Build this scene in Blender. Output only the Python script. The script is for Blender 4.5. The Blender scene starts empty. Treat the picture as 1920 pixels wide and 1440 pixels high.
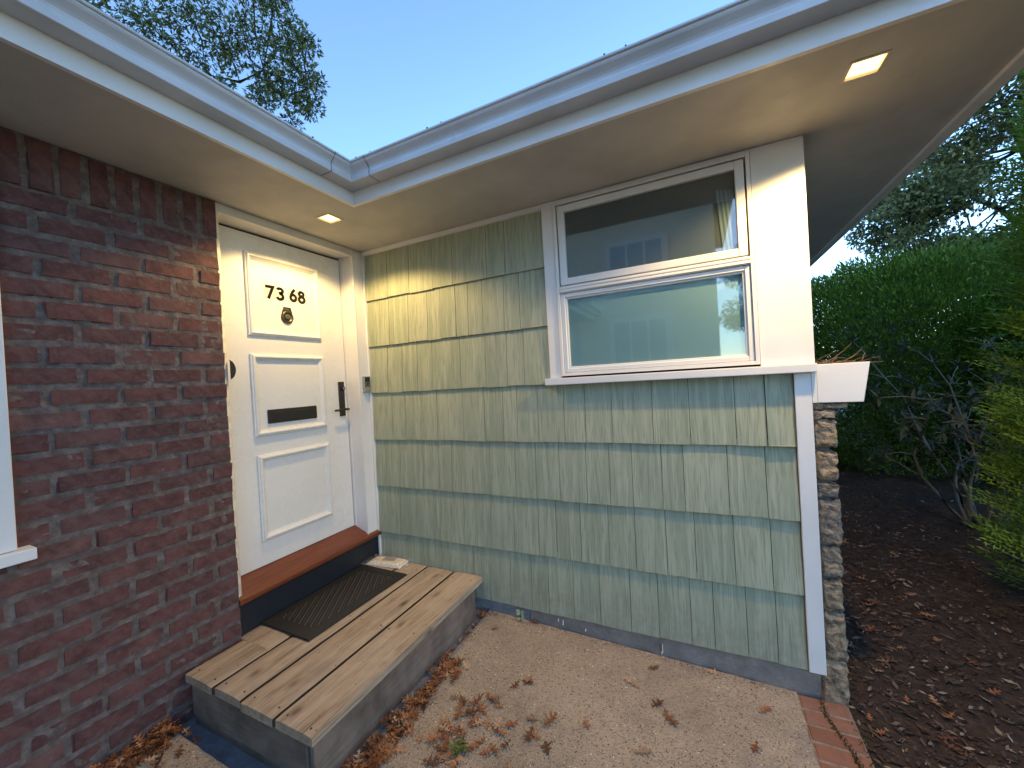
import bpy, bmesh, math, random
import numpy as np
from mathutils import Vector, Matrix, noise
random.seed(7); rng = np.random.default_rng(7)
R = math.radians
S = bpy.context.scene
C = S.collection

# ---------------------------------------------------------------- camera
CAM = (2.2888, -2.2606, 1.2943)
yaw, pitch, roll = -0.449, -0.0066, -0.0577
fwd = Vector((math.sin(yaw)*math.cos(pitch), math.cos(yaw)*math.cos(pitch), math.sin(pitch)))
rt = Vector((math.cos(yaw), -math.sin(yaw), 0)); up = rt.cross(fwd)
rt2 = rt*math.cos(roll)+up*math.sin(roll); up2 = -rt*math.sin(roll)+up*math.cos(roll)
cd = bpy.data.cameras.new('camera'); cam = bpy.data.objects.new('camera', cd); C.objects.link(cam)
M = Matrix((rt2, up2, -fwd)).transposed().to_4x4(); M.translation = Vector(CAM)
cam.matrix_world = M
cd.sensor_width = 36; cd.lens = 732.3/1920*36; cd.clip_start = 0.05; cd.clip_end = 400
S.camera = cam

# ---------------------------------------------------------------- sky, sun, exposure
SUN_EL, SUN_AZ = 20.0, 185.0          # low evening sun, behind the camera to the right
w = bpy.data.worlds.new('World'); S.world = w; w.use_nodes = True
nt = w.node_tree; bg = nt.nodes['Background']
sky = nt.nodes.new('ShaderNodeTexSky'); sky.sky_type = 'NISHITA'; sky.sun_disc = False
sky.sun_elevation = R(SUN_EL); sky.sun_rotation = R(SUN_AZ)
sky.air_density = 1.0; sky.dust_density = 0.0; sky.ozone_density = 4.0
nt.links.new(sky.outputs[0], bg.inputs[0]); bg.inputs[1].default_value = 0.15
sl = bpy.data.lights.new('sun', 'SUN'); sl.energy = 0.04; sl.angle = R(25); sl.color = (1.0, .86, .78)
so = bpy.data.objects.new('sun', sl); C.objects.link(so)
d = Vector((math.sin(R(SUN_AZ))*math.cos(R(SUN_EL)), math.cos(R(SUN_AZ))*math.cos(R(SUN_EL)), math.sin(R(SUN_EL))))
so.rotation_euler = d.to_track_quat('Z', 'Y').to_euler()
vs = S.view_settings; S.display_settings.display_device = 'sRGB'
vs.view_transform = 'Standard'; vs.look = 'None'; vs.exposure = 1.85; vs.gamma = 1; vs.use_curve_mapping = False
LAMP_W = (19.0, 36.0)

# ---------------------------------------------------------------- material helpers
class N:
    def __init__(s, name, rough=.6, spec=.5, metal=0.):
        s.m = bpy.data.materials.new(name); s.m.use_nodes = True
        s.t = s.m.node_tree; s.b = s.t.nodes['Principled BSDF']
        s.b.inputs['Roughness'].default_value = rough
        s.b.inputs['Specular IOR Level'].default_value = spec
        s.b.inputs['Metallic'].default_value = metal
        s.vec = None
    def n(s, typ, **k):
        x = s.t.nodes.new(typ)
        for a, b in k.items():
            if hasattr(x, a): setattr(x, a, b)
        return x
    def l(s, a, b): s.t.links.new(a, b)
    def coords(s, scale=(1,1,1), kind='Object', offset=True):
        tc = s.n('ShaderNodeTexCoord'); mp = s.n('ShaderNodeMapping'); mp.inputs['Scale'].default_value = scale
        s.l(tc.outputs[kind], mp.inputs['Vector'])
        if offset:
            oi = s.n('ShaderNodeObjectInfo'); ml = s.n('ShaderNodeMath', operation='MULTIPLY'); ml.inputs[1].default_value = 57.3
            s.l(oi.outputs['Random'], ml.inputs[0]); cx = s.n('ShaderNodeCombineXYZ')
            for i in range(3): s.l(ml.outputs[0], cx.inputs[i])
            s.l(cx.outputs[0], mp.inputs['Location'])
        return mp.outputs[0]
    def noise(s, vec, scale=5, detail=4, rough=.55, dist=0):
        x = s.n('ShaderNodeTexNoise'); x.inputs['Scale'].default_value = scale; x.inputs['Detail'].default_value = detail
        x.inputs['Roughness'].default_value = rough; x.inputs['Distortion'].default_value = dist
        s.l(vec, x.inputs['Vector']); return x.outputs['Fac']
    def vor(s, vec, scale=5, feature='F1', out='Distance'):
        x = s.n('ShaderNodeTexVoronoi'); x.feature = feature; x.inputs['Scale'].default_value = scale
        s.l(vec, x.inputs['Vector']); return x.outputs[out]
    def ramp(s, fac, stops, interp='LINEAR'):
        x = s.n('ShaderNodeValToRGB'); cr = x.color_ramp; cr.interpolation = interp
        while len(cr.elements) < len(stops): cr.elements.new(.5)
        for e, (p, c) in zip(cr.elements, stops):
            e.position = p; e.color = (*c, 1) if not isinstance(c, (int, float)) else (c, c, c, 1)
        s.l(fac, x.inputs[0]); return x.outputs[0]
    def mix(s, fac, a, b, mode='MIX'):
        x = s.n('ShaderNodeMix'); x.data_type = 'RGBA'; x.blend_type = mode
        for sock, v in ((x.inputs['Factor'], fac), (x.inputs[6], a), (x.inputs[7], b)):
            if isinstance(v, (int, float)): sock.default_value = v
            elif isinstance(v, tuple): sock.default_value = (*v, 1)
            else: s.l(v, sock)
        return x.outputs[2]
    def math(s, op, a, b=0.):
        x = s.n('ShaderNodeMath', operation=op)
        for i, v in enumerate((a, b)):
            if isinstance(v, (int, float)): x.inputs[i].default_value = v
            else: s.l(v, x.inputs[i])
        return x.outputs[0]
    def col(s, c):
        if isinstance(c, tuple): s.b.inputs['Base Color'].default_value = (*c, 1)
        else: s.l(c, s.b.inputs['Base Color'])
    def rough(s, r): s.l(r, s.b.inputs['Roughness'])
    def bump(s, h, strength=.3, dist=.01):
        x = s.n('ShaderNodeBump'); x.inputs['Strength'].default_value = strength; x.inputs['Distance'].default_value = dist
        if s.vec is not None: s.l(s.vec, x.inputs['Normal'])
        s.l(h, x.inputs['Height']); s.vec = x.outputs[0]; s.l(s.vec, s.b.inputs['Normal'])
    def rnd(s): return s.n('ShaderNodeObjectInfo').outputs['Random']
    def island(s): return s.n('ShaderNodeNewGeometry').outputs['Random Per Island']

def m_paint(name, base, rough=.35, bump=.06, dirt=.06):
    k = N(name, rough, .5); v = k.coords(offset=False)
    n1 = k.noise(v, 3, 4); d_ = tuple(c*(1-dirt*2) for c in base)
    k.col(k.mix(k.ramp(n1, [(.35, 0.), (.75, 1.)]), base, d_))
    k.bump(k.noise(v, 160, 3), bump, .002); k.bump(k.noise(v, 9, 2), bump*.6, .004)
    k.rough(k.ramp(k.noise(v, 12, 3), [(.3, rough-.06), (.7, rough+.12)]))
    return k.m
WHITE = m_paint('white_trim_paint', (.72, .71, .70), .38)
DOORW = m_paint('white_door_paint', (.68, .67, .65), .26, .08, .04)
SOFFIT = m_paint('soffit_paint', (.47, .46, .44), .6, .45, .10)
GUTTER = m_paint('gutter_enamel', (.62, .63, .65), .33, .03, .10)
ROOFM = m_paint('roof_felt', (.08, .08, .085), .9, .3)

def m_simple(name, base, rough=.5, metal=0., var=.25, bumpv=.1, sc=40):
    k = N(name, rough, .5, metal); v = k.coords(offset=False); nn = k.noise(v, sc, 4)
    k.col(k.mix(nn, tuple(c*(1-var) for c in base), tuple(min(1, c*(1+var)) for c in base)))
    k.bump(nn, bumpv, .002); return k.m
BLACK = m_simple('black_metal', (.022, .020, .018), .42, .2)
BRONZE = m_simple('dark_bronze', (.09, .075, .055), .38, .8)
NICKEL = m_simple('satin_nickel', (.5, .49, .47), .32, .9)
GAP = m_simple('dark_gap', (.012, .011, .012), .8)
RISER = m_simple('black_riser_paint', (.012, .015, .022), .45, 0, .3, .25, 18)
CAULK = m_simple('caulk', (.70, .67, .62), .6)
GLASSB = m_simple('black_gloss', (.01, .01, .012), .08)

def m_brick():
    k = N('brick_clay', .82, .25); v = k.coords((1,1,1)); r = k.rnd()
    a = k.ramp(r, [(0, (.100, .045, .044)), (.2, (.135, .052, .048)), (.45, (.150, .062, .056)), (.65, (.115, .050, .050)), (.85, (.175, .085, .075)), (1, (.088, .042, .045))])
    n1 = k.noise(v, 14, 5, .6); n2 = k.noise(v, 70, 4, .6)
    a = k.mix(k.ramp(n1, [(.35, 0.), (.7, .8)]), a, (.05, .023, .023))
    a = k.mix(k.ramp(n2, [(.55, 0.), (.75, .5)]), a, (.13, .08, .07))
    wv = k.coords((1,1,1), 'Object', False)
    a = k.mix(k.ramp(k.noise(wv, 30, 5, .7), [(.45, 0.), (.85, .6)]), a, (.15, .12, .11))
    k.col(a); k.bump(n2, .5, .004); k.bump(n1, .5, .006); return k.m
BRICK = m_brick()
def m_mortar():
    k = N('mortar', .9, .2); v = k.coords(offset=False)
    n1 = k.noise(v, 22, 5, .65); n2 = k.noise(v, 160, 3)
    a = k.ramp(n1, [(.3, (.075, .058, .055)), (.5, (.125, .100, .092)), (.72, (.20, .168, .152))])
    k.col(a); k.bump(n2, .5, .003); k.bump(n1, .8, .010); return k.m
MORTAR = m_mortar()

def m_shingle():
    k = N('sage_shingle_paint', .62, .35)
    v = k.coords((1, 1, .012)); vf = k.coords((1,1,1))
    n1 = k.noise(v, 34, 3, .5); n2 = k.noise(v, 150, 2, .5); n3 = k.noise(vf, 3, 4)
    r = k.rnd()
    a = k.ramp(r, [(0, (.262, .300, .215)), (.5, (.290, .325, .235)), (1, (.315, .345, .250))])
    a = k.mix(k.ramp(n1, [(.46, 0.), (.58, .6)]), a, (.40, .415, .31))
    a = k.mix(k.ramp(n2, [(.36, .5), (.50, 0.)]), a, (.17, .20, .145))
    a = k.mix(k.ramp(n3, [(.45, 0.), (.8, .35)]), a, (.25, .285, .225))
    wz = k.n('ShaderNodeTexCoord'); sx = k.n('ShaderNodeSeparateXYZ'); k.l(wz.outputs['Object'], sx.inputs[0])
    splash = k.math('MULTIPLY', k.ramp(k.math('ADD', k.math('MULTIPLY', sx.outputs[2], 1.6), k.math('MULTIPLY', n3, .5)), [(.10, .55), (.42, 0.)]), k.ramp(k.noise(vf, 26, 5, .7), [(.35, .2), (.7, 1.)]))
    a = k.mix(splash, a, (.20, .19, .15))
    a = k.mix(k.ramp(k.noise(vf, 55, 5, .75), [(.66, 0.), (.74, .5)]), a, (.44, .45, .38))
    k.col(a); k.bump(n1, .6, .006); k.bump(n2, .7, .003); k.bump(k.noise(vf, 120, 3), .2, .0015); return k.m
SHINGLE = m_shingle()

def m_deck():
    k = N('weathered_deck_wood', .75, .3); v = k.coords((1, .05, 1)); vf = k.coords((1, .45, 1))
    g = k.noise(v, 90, 5, .6, .6); g2 = k.noise(v, 26, 4, .55, 1.2)
    a = k.ramp(g2, [(.25, (.24, .175, .12)), (.5, (.37, .285, .20)), (.75, (.46, .365, .265))])
    a = k.mix(k.ramp(g, [(.30, .9), (.48, 0.)]), a, (.15, .10, .065))
    kn = k.vor(k.coords((1, .5, 1)), 7.5); a = k.mix(k.ramp(kn, [(.05, .9), (.11, .4), (.2, 0.)]), a, (.10, .055, .03))
    st = k.noise(vf, 9, 4, .65); a = k.mix(k.ramp(st, [(.50, 0.), (.68, .6)]), a, (.24, .205, .17)); a = k.mix(k.ramp(k.noise(k.coords((1, .7, 1)), 3.2, 4, .6), [(.45, 0.), (.65, .45)]), a, (.52, .42, .31))
    sp = k.vor(k.coords((1, .8, 1)), 26); a = k.mix(k.ramp(sp, [(.05, .85), (.11, 0.)]), a, (.09, .055, .04))
    k.col(a); k.bump(g, .65, .003); k.bump(g2, .4, .003); k.rough(k.ramp(g2, [(.3, .65), (.7, .85)])); return k.m
DECK = m_deck()
def m_skirt(name, dark, mid, lite):
    k = N(name, .85, .2); v = k.coords((.06, .06, 1)); vf = k.coords()
    g = k.noise(v, 60, 5, .6, .5); n1 = k.noise(vf, 6, 5, .6)
    a = k.ramp(n1, [(.3, dark), (.55, mid), (.8, lite)]); a = k.mix(k.ramp(g, [(.3, .6), (.5, 0.)]), a, dark)
    k.col(a); k.bump(g, .5, .004); return k.m
SKIRT = m_skirt('grey_weathered_board', (.10, .080, .066), (.19, .152, .125), (.27, .215, .175))
def m_cedar():
    k = N('stained_sill_wood', .34, .5); v = k.coords((1, .06, 1), 'Object', False); g = k.noise(v, 60, 4, .6, .5)
    k.col(k.ramp(g, [(.3, (.085, .022, .009)), (.55, (.16, .042, .014)), (.8, (.22, .065, .022))])); k.bump(g, .2, .002); return k.m
CEDAR = m_cedar()

def m_agg():
    k = N('exposed_aggregate', .8, .35); v = k.coords(offset=False)
    vor = k.n('ShaderNodeTexVoronoi'); vor.inputs['Scale'].default_value = 125; k.l(v, vor.inputs['Vector'])
    sep = k.n('ShaderNodeSeparateColor'); k.l(vor.outputs['Color'], sep.inputs[0])
    peb = k.ramp(sep.outputs[0], [(0, (.075, .055, .045)), (.08, (.27, .21, .155)), (.4, (.41, .33, .245)), (.66, (.33, .255, .185)), (.84, (.50, .42, .32)), (.94, (.52, .45, .37)), (.985, (.85, .80, .72))], 'CONSTANT')
    base = k.mix(k.ramp(k.noise(v, 2.5, 5, .6), [(.3, 0.), (.7, 1.)]), (.31, .245, .18), (.41, .325, .235))
    m = k.ramp(vor.outputs['Distance'], [(.30, 1.), (.52, 0.)])
    a = k.mix(m, base, peb); a = k.mix(k.ramp(k.noise(v, 7, 5, .65), [(.5, 0.), (.75, .4)]), a, (.22, .17, .13))
    a = k.mix(k.ramp(k.noise(v, 1.6, 6, .7, .8), [(.48, 0.), (.62, .45)]), a, (.20, .165, .135))
    a = k.mix(k.ramp(k.vor(k.coords((1,1,1), offset=False), 42), [(.10, .8), (.16, 0.)]), a, (.13, .10, .08))
    k.col(a); k.bump(k.noise(v, 30, 5, .7), .5, .008); k.bump(k.ramp(vor.outputs['Distance'], [(0., 1.), (.6, 0.)]), .8, .005); k.bump(k.noise(v, 400, 3), .3, .002); return k.m
AGG = m_agg()
def m_conc(name, cs, sc=8):
    k = N(name, .85, .25); v = k.coords(offset=False); n1 = k.noise(v, sc, 6, .65); n2 = k.noise(v, 120, 4)
    k.col(k.mix(k.ramp(n2, [(.35, .35), (.6, 0.)]), k.ramp(n1, [(.3, cs[0]), (.55, cs[1]), (.78, cs[2])]), cs[0]))
    k.bump(n2, .5, .003); k.bump(n1, .8, .01); return k.m
FOUND = m_conc('foundation_concrete', ((.16, .135, .12), (.25, .215, .19), (.34, .295, .26)))
SLAB = m_conc('old_slab', ((.12, .125, .135), (.20, .21, .225), (.29, .29, .29)), 14)
SOIL = m_conc('soil_mulch', ((.024, .016, .011), (.060, .037, .025), (.11, .070, .046)), 20)
ROAD = m_conc('road_paving', ((.26, .27, .29), (.34, .35, .37), (.42, .42, .43)), 2)
STUCCO = m_paint('cream_stucco', (.70, .64, .54), .8, .4)
def m_stone():
    k = N('split_stone', .85, .25); v = k.coords((1,1,1.6)); r = k.rnd()
    a = k.ramp(r, [(0, (.40, .29, .175)), (.35, (.30, .235, .165)), (.7, (.24, .20, .165)), (1, (.36, .27, .175))])
    n1 = k.noise(v, 24, 6, .65, .5); n2 = k.noise(v, 90, 4, .6)
    a = k.mix(k.ramp(n1, [(.40, 0.), (.62, .9)]), a, (.075, .066, .060)); a = k.mix(k.ramp(n2, [(.55, 0.), (.75, .6)]), a, (.42, .34, .24))
    k.col(a); k.bump(n2, .7, .006); k.bump(n1, .9, .015); return k.m
STONE = m_stone()
def m_paver():
    k = N('paver_brick', .85, .25); v = k.coords(); r = k.rnd()
    a = k.ramp(r, [(0, (.22, .10, .065)), (.5, (.29, .14, .09)), (1, (.25, .13, .09))]); n1 = k.noise(v, 30, 5, .65)
    a = k.mix(k.ramp(n1, [(.45, 0.), (.75, .6)]), a, (.15, .07, .05)); k.col(a); k.bump(n1, .5, .004); k.bump(k.noise(v, 150, 3), .4, .002); return k.m
PAVER = m_paver()

def m_leaf(name, stops, rough=.55, trans=.25):
    k = N(name, rough, .35); k.col(k.ramp(k.island(), stops))
    tr = k.n('ShaderNodeBsdfTranslucent'); k.l(k.ramp(k.island(), stops), tr.inputs['Color'])
    mx = k.n('ShaderNodeMixShader'); mx.inputs[0].default_value = trans
    out = k.t.nodes['Material Output']; k.l(k.b.outputs[0], mx.inputs[1]); k.l(tr.outputs[0], mx.inputs[2]); k.l(mx.outputs[0], out.inputs[0])
    return k.m
OAKG = m_leaf('oak_leaves', [(0, (.055, .090, .030)), (.5, (.10, .145, .045)), (.85, (.15, .20, .065)), (1, (.22, .24, .10))])
MAPLE = m_leaf('street_tree_leaves', [(0, (.055, .08, .035)), (.5, (.10, .13, .05)), (.85, (.15, .18, .07)), (1, (.24, .24, .10))])
HEDGE = m_leaf('hedge_leaves', [(0, (.045, .092, .008)), (.5, (.075, .145, .012)), (.85, (.12, .21, .018)), (1, (.18, .27, .03))])
ARBO = m_leaf('cypress_leaves', [(0, (.085, .17, .018)), (.5, (.14, .25, .025)), (.85, (.20, .32, .04)), (1, (.32, .40, .08))])
RHOD = m_leaf('shrub_leaves', [(0, (.030, .050, .026)), (.5, (.05, .070, .040)), (.85, (.08, .10, .06)), (1, (.16, .15, .07))], .4, .15)
WEED = m_leaf('weed_leaves', [(0, (.30, .38, .22)), (1, (.42, .50, .32))])
GRASSM = m_leaf('moss', [(0, (.03, .045, .012)), (1, (.07, .085, .025))])
BARK = m_simple('bark', (.06, .045, .035), .9, 0, .4, .8, 25)
TWIG = m_simple('dry_twig', (.13, .085, .055), .85, 0, .4, .5, 40)
GREYTWIG = m_simple('grey_branch', (.16, .15, .13), .85, 0, .3, .5, 40)
def m_dry(name, stops):
    k = N(name, .6, .3); c = k.ramp(k.rnd(), stops); v = k.coords(); n1 = k.noise(v, 60, 4)
    k.col(k.mix(k.ramp(n1, [(.4, 0.), (.7, .5)]), c, (.10, .035, .015))); k.bump(n1, .4, .003); return k.m
DRYLEAF = m_dry('dry_oak_leaf', [(0, (.10, .045, .024)), (.25, (.24, .085, .034)), (.5, (.34, .13, .05)), (.75, (.42, .22, .11)), (.9, (.50, .32, .19)), (1, (.16, .09, .06))])
LITTER = m_leaf('leaf_litter', [(0, (.06, .028, .016)), (.35, (.20, .075, .028)), (.7, (.34, .135, .05)), (.9, (.44, .23, .11)), (1, (.50, .34, .20))], .6, .1)
CHIPS = m_leaf('mulch_chips', [(0, (.028, .017, .011)), (.6, (.075, .045, .029)), (.9, (.15, .095, .06)), (1, (.34, .26, .18))], .8, .0)
RUBBER = m_simple('mat_rubber', (.014, .013, .012), .6, 0, .3, .3, 60)
RUBBERL = m_simple('mat_ridge', (.085, .078, .068), .5, 0, .3, .2, 60)

# ---------------------------------------------------------------- mesh helpers
def mesh_obj(name, bm, mat, parent=None, smooth=False, loc=None):
    me = bpy.data.meshes.new(name); bm.normal_update(); bm.to_mesh(me); bm.free()
    return link(name, me, mat, parent, smooth, loc)
def link(name, me, mat, parent=None, smooth=False, loc=None):
    if mat and not me.materials: me.materials.append(mat)
    if smooth: me.polygons.foreach_set('use_smooth', [True]*len(me.polygons))
    o = bpy.data.objects.new(name, me); C.objects.link(o)
    if loc is not None: o.location = loc
    if parent: o.parent = parent; 
    if parent and parent.type == 'EMPTY' or parent: o.matrix_parent_inverse = Matrix.Translation(-Vector(parent.location)) if parent.parent is None else Matrix.Identity(4)
    return o
# parents sit at real positions; parts keep world coordinates through the parent inverse
def thing(name, label, cat, loc=(0,0,0), group=None):
    o = bpy.data.objects.new(name, None); C.objects.link(o); o.location = loc; o.empty_display_size = .1
    o['label'] = label; o['category'] = cat
    if group: o['group'] = group
    return o
def tag(o, label, cat, group=None):
    o['label'] = label; o['category'] = cat
    if group: o['group'] = group
    return o
def struct(o): o['kind'] = 'structure'; return o
def stuff(o, label=None, cat=None):
    o['kind'] = 'stuff'
    if label: o['label'] = label; o['category'] = cat
    return o
def bx(bm, x0, x1, y0, y1, z0, z1, bev=0., seg=1):
    r = bmesh.ops.create_cube(bm, size=1.0); vs_ = r['verts']
    for v in vs_:
        v.co = Vector(((x0+x1)/2+v.co.x*(x1-x0), (y0+y1)/2+v.co.y*(y1-y0), (z0+z1)/2+v.co.z*(z1-z0)))
    if bev > 0:
        es = list({e for v in vs_ for e in v.link_edges})
        bmesh.ops.bevel(bm, geom=es, offset=bev, segments=seg, affect='EDGES', profile=.6)
def box(name, x0, x1, y0, y1, z0, z1, mat, parent=None, bev=.002, seg=1):
    bm = bmesh.new(); bx(bm, x0, x1, y0, y1, z0, z1, bev, seg); return mesh_obj(name, bm, mat, parent)
def tube(bm, pts, rads, n=6):
    rings = []
    for i, p in enumerate(pts):
        p = Vector(p); a = Vector(pts[min(i+1, len(pts)-1)])-Vector(pts[max(i-1, 0)])
        if a.length < 1e-6: a = Vector((0,0,1))
        a.normalize(); u = a.orthogonal().normalized(); v = a.cross(u)
        rings.append([bm.verts.new(p+(u*math.cos(2*math.pi*j/n)+v*math.sin(2*math.pi*j/n))*rads[i]) for j in range(n)])
    for i in range(len(rings)-1):
        # align to nearest vertex to avoid twisting
        off = min(range(n), key=lambda k: (rings[i+1][k].co-rings[i][0].co).length)
        rings[i+1] = rings[i+1][off:]+rings[i+1][:off]
        for j in range(n): bm.faces.new((rings[i][j], rings[i][(j+1)%n], rings[i+1][(j+1)%n], rings[i+1][j]))
    bm.faces.new(rings[0][::-1]); bm.faces.new(rings[-1])
def sweep(bm, path, prof, closed=False, mapf=None, close_prof=True):
    """path: list of (point, offset_dir) ; prof: (p, h) ; mapf(point, dir, p, h) -> xyz"""
    rings = [[bm.verts.new(mapf(pt, dr, p, h)) for p, h in prof] for pt, dr in path]
    n = len(prof); L = len(rings)
    for i in range(L if closed else L-1):
        a, b = rings[i], rings[(i+1) % L]
        for j in range(n if close_prof else n-1):
            bm.faces.new((a[j], a[(j+1)%n], b[(j+1)%n], b[j]))
    if not closed and close_prof: bm.faces.new(rings[0]); bm.faces.new(rings[-1][::-1])
    bmesh.ops.recalc_face_normals(bm, faces=bm.faces)
def subdiv_jitter(bm, cuts, amp, sc, seed, axis_lock=None):
    bmesh.ops.subdivide_edges(bm, edges=bm.edges[:], cuts=cuts, use_grid_fill=True)
    for v in bm.verts:
        q = noise.noise_vector(v.co*sc+Vector((seed*3.1, seed*1.7, seed*.9)))
        v.co += q*amp

SZ = 2.352   # soffit height
def gz(x, y=0):  # paved level
    return -.197-.0325*max(-1.5, min(x, 2.9))

# ================================================================= GROUND
def soil():
    bm = bmesh.new(); n = 120
    xs = np.concatenate([np.linspace(-60, 2.2, 14), np.linspace(2.5, 8, 80), np.linspace(8.5, 60, 20)])
    ys = np.concatenate([np.linspace(-40, -3, 12), np.linspace(-2.8, 7, 90), np.linspace(7.5, 90, 22)])
    g = []
    for y in ys:
        row = []
        for x in xs:
            z = -.33+.02*noise.noise(Vector((x*.8, y*.8, 3)))
            if 2.83 < x < 9 and -4 < y < 9:
                k = min(1, (x-2.83)/.5)
                z += k*(.035*noise.noise(Vector((x*3, y*3, 1)))+.02*noise.noise(Vector((x*11, y*11, 5))))
                z += .05*math.exp(-((x-3.9)**2+(y-1.4)**2)/1.2)
            row.append(bm.verts.new((x, y, z)))
        g.append(row)
    for j in range(len(ys)-1):
        for i in range(len(xs)-1): bm.faces.new((g[j][i], g[j][i+1], g[j+1][i+1], g[j+1][i]))
    return struct(mesh_obj('garden_soil', bm, SOIL, smooth=True))
soil()
def patio():
    bm = bmesh.new()
    top = [(.945, -.012), (2.632, -.012), (2.632, -4.2), (-1.5, -4.2), (-1.5, -2.6), (-.02, -2.6), (-.02, -1.375), (.945, -1.375)]
    # refined edge so that it is slightly broken
    pts = []
    for i, a in enumerate(top):
        b = top[(i+1) % len(top)]; L = math.dist(a, b); k = max(1, int(L/.03))
        for j in range(k):
            t = j/k; x = a[0]+(b[0]-a[0])*t; y = a[1]+(b[1]-a[1])*t
            q = noise.noise(Vector((x*25, y*25, 0)))*.004
            pts.append((x+q, y+q))
    tv = [bm.verts.new((x, y, gz(x))) for x, y in pts]; bv = [bm.verts.new((x, y, gz(x)-.12)) for x, y in pts]
    bm.faces.new(tv)
    for i in range(len(pts)): bm.faces.new((tv[i], bv[i], bv[(i+1)%len(pts)], tv[(i+1)%len(pts)]))
    bmesh.ops.recalc_face_normals(bm, faces=bm.faces)
    return struct(mesh_obj('patio', bm, AGG))
patio()
struct(box('slab_strip', -.02, 1.3, -1.6, .0, -.40, -.246, SLAB, None, 0))
# road seen through the bottom of the hedge
struct(box('road', -60, 60, 12, 17, -.36, -.28, ROAD, None, 0))

# ---- soldier row of paving bricks
edg = thing('brick_edging', 'row of orange paving bricks with a mossy crack along the right side of the patio', 'edging', (2.73, -.1, -.29))
for i in range(36):
    y1 = -.022-i*.0885
    bm = bmesh.new(); bx(bm, 2.640, 2.822, y1-.0745, y1, gz(2.7)-.08, gz(2.7)+.001, .004)
    for v in bm.verts: v.co += noise.noise_vector(v.co*30)*.0025
    o = mesh_obj('brick', bm, PAVER, edg)
o = box('joint_bed', 2.634, 2.826, -3.25, -.02, gz(2.7)-.09, gz(2.7)-.004, m_conc('sand_joint', ((.18, .13, .09), (.32, .24, .17), (.42, .33, .25)), 30), edg, 0)

# ================================================================= BRICK WALL
bw = thing('brick_wall', 'dark red brick wall left of the front door, with an upright top course', 'wall', (-.1, -1.6, -.25))
CH = .0853; Z0 = .096
bvar = []
for i in range(8):
    bm = bmesh.new(); bx(bm, -.05, .0, -.5, .5, -.5, .5, 0)
    # unit brick in y/z, depth in x; front face rim rounded later by scale-safe chamfer
    me = None
    bvar.append(bm)
def brick_mesh(L, H, seed, vertical=False):
    bm = bmesh.new(); bx(bm, -.06, .0, -L/2, L/2, -H/2, H/2, 0)
    es = [e for e in bm.edges if abs(e.calc_length()-(L)) < 1e-5 or abs(e.calc_length()-H) < 1e-5]
    bmesh.ops.bevel(bm, geom=[e for e in es if all(v.co.x > -.01 for v in e.verts)], offset=.006, segments=2, affect='EDGES')
    for v in bm.verts:
        if v.co.x > -.03:
            q = noise.noise_vector(Vector((v.co.y*22+seed*7.3, v.co.z*22, seed*2.1)))
            v.co.y += q.x*.005; v.co.z += q.y*.004; v.co.x += q.z*.0025
    me = bpy.data.meshes.new('brick'); bm.to_mesh(me); bm.free(); me.materials.append(BRICK)
    return me
for b in bvar: b.free()
STR = [brick_mesh(.203, .0700, s) for s in range(8)]
HDR = [brick_mesh(.096, .0700, s+20) for s in range(5)]
SOL = [brick_mesh(.070, .202, s+40) for s in range(5)]
def put(me, x, y, z, parent, name='brick'):
    o = bpy.data.objects.new(name, me); C.objects.link(o); o.location = (x, y, z); o.parent = parent
    o.matrix_parent_inverse = Matrix.Translation(-parent.location); 
    o.rotation_euler = (random.uniform(-.010, .010), random.uniform(-.015, .015), random.uniform(-.008, .008)); return o
YC = -1.036
far = bmesh.new()
def brick_course(n):
    z = Z0+n*CH+CH/2; even = (n % 2 == 0); y = YC
    first = True
    while y > -3.7:
        L = .199 if (even or not first) else .093
        first = False
        yc = y-L/2; j = .018+random.uniform(-.004, .005)
        hidden = (yc < -1.80 and z > .80)
        if not hidden:
            if yc > -2.12 :
                o = put(random.choice(STR if L > .15 else HDR), random.uniform(-.003, .003), yc+random.uniform(-.002, .002), z+random.uniform(-.002, .002), bw)
                if random.random() < .5: o.rotation_euler.x += math.pi
            else: bx(far, -.055, random.uniform(-.002, .002), yc-L/2, yc+L/2, z-.032, z+.032, .004)
        y -= L+j
for n in range(-4, 24): brick_course(n)
y = YC
while y > -3.7:
    if y > -2.12: put(random.choice(SOL), random.uniform(-.002, .003), y-.033, 2.247+random.uniform(-.003, .003), bw)
    elif y > -1.8 or True: bx(far, -.055, 0, y-.066, y, 2.15, 2.345, .004)
    y -= .066+.018
stuff(mesh_obj('far_bricks', far, BRICK, bw))
def mortar_sheet():
    bm = bmesh.new(); ys = np.arange(YC-.002, -3.8, -.016); zs = np.arange(-.42, SZ-.002, .016); zs = np.append(zs, SZ-.002)
    g = [[bm.verts.new((-.0040+.0035*noise.noise(Vector((0, y_*28, z_*28)))+.002*noise.noise(Vector((4, y_*90, z_*90))), y_, z_)) for y_ in ys] for z_ in zs]
    for j in range(len(zs)-1):
        for i in range(len(ys)-1): bm.faces.new((g[j][i], g[j][i+1], g[j+1][i+1], g[j+1][i]))
    # jamb side and back
    b = bm.verts
    x1, x2 = -.008, -.145
    a = [b.new((x1, YC-.002, zs[0])), b.new((x1, YC-.002, zs[-1])), b.new((x2, YC-.002, zs[-1])), b.new((x2, YC-.002, zs[0]))]
    bm.faces.new(a)
    return mesh_obj('mortar', bm, MORTAR, bw, True)
mortar_sheet()
box('wall_core', -.30, -.02, -3.9, YC-.01, -.42, SZ-.004, MORTAR, bw, 0)

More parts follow.
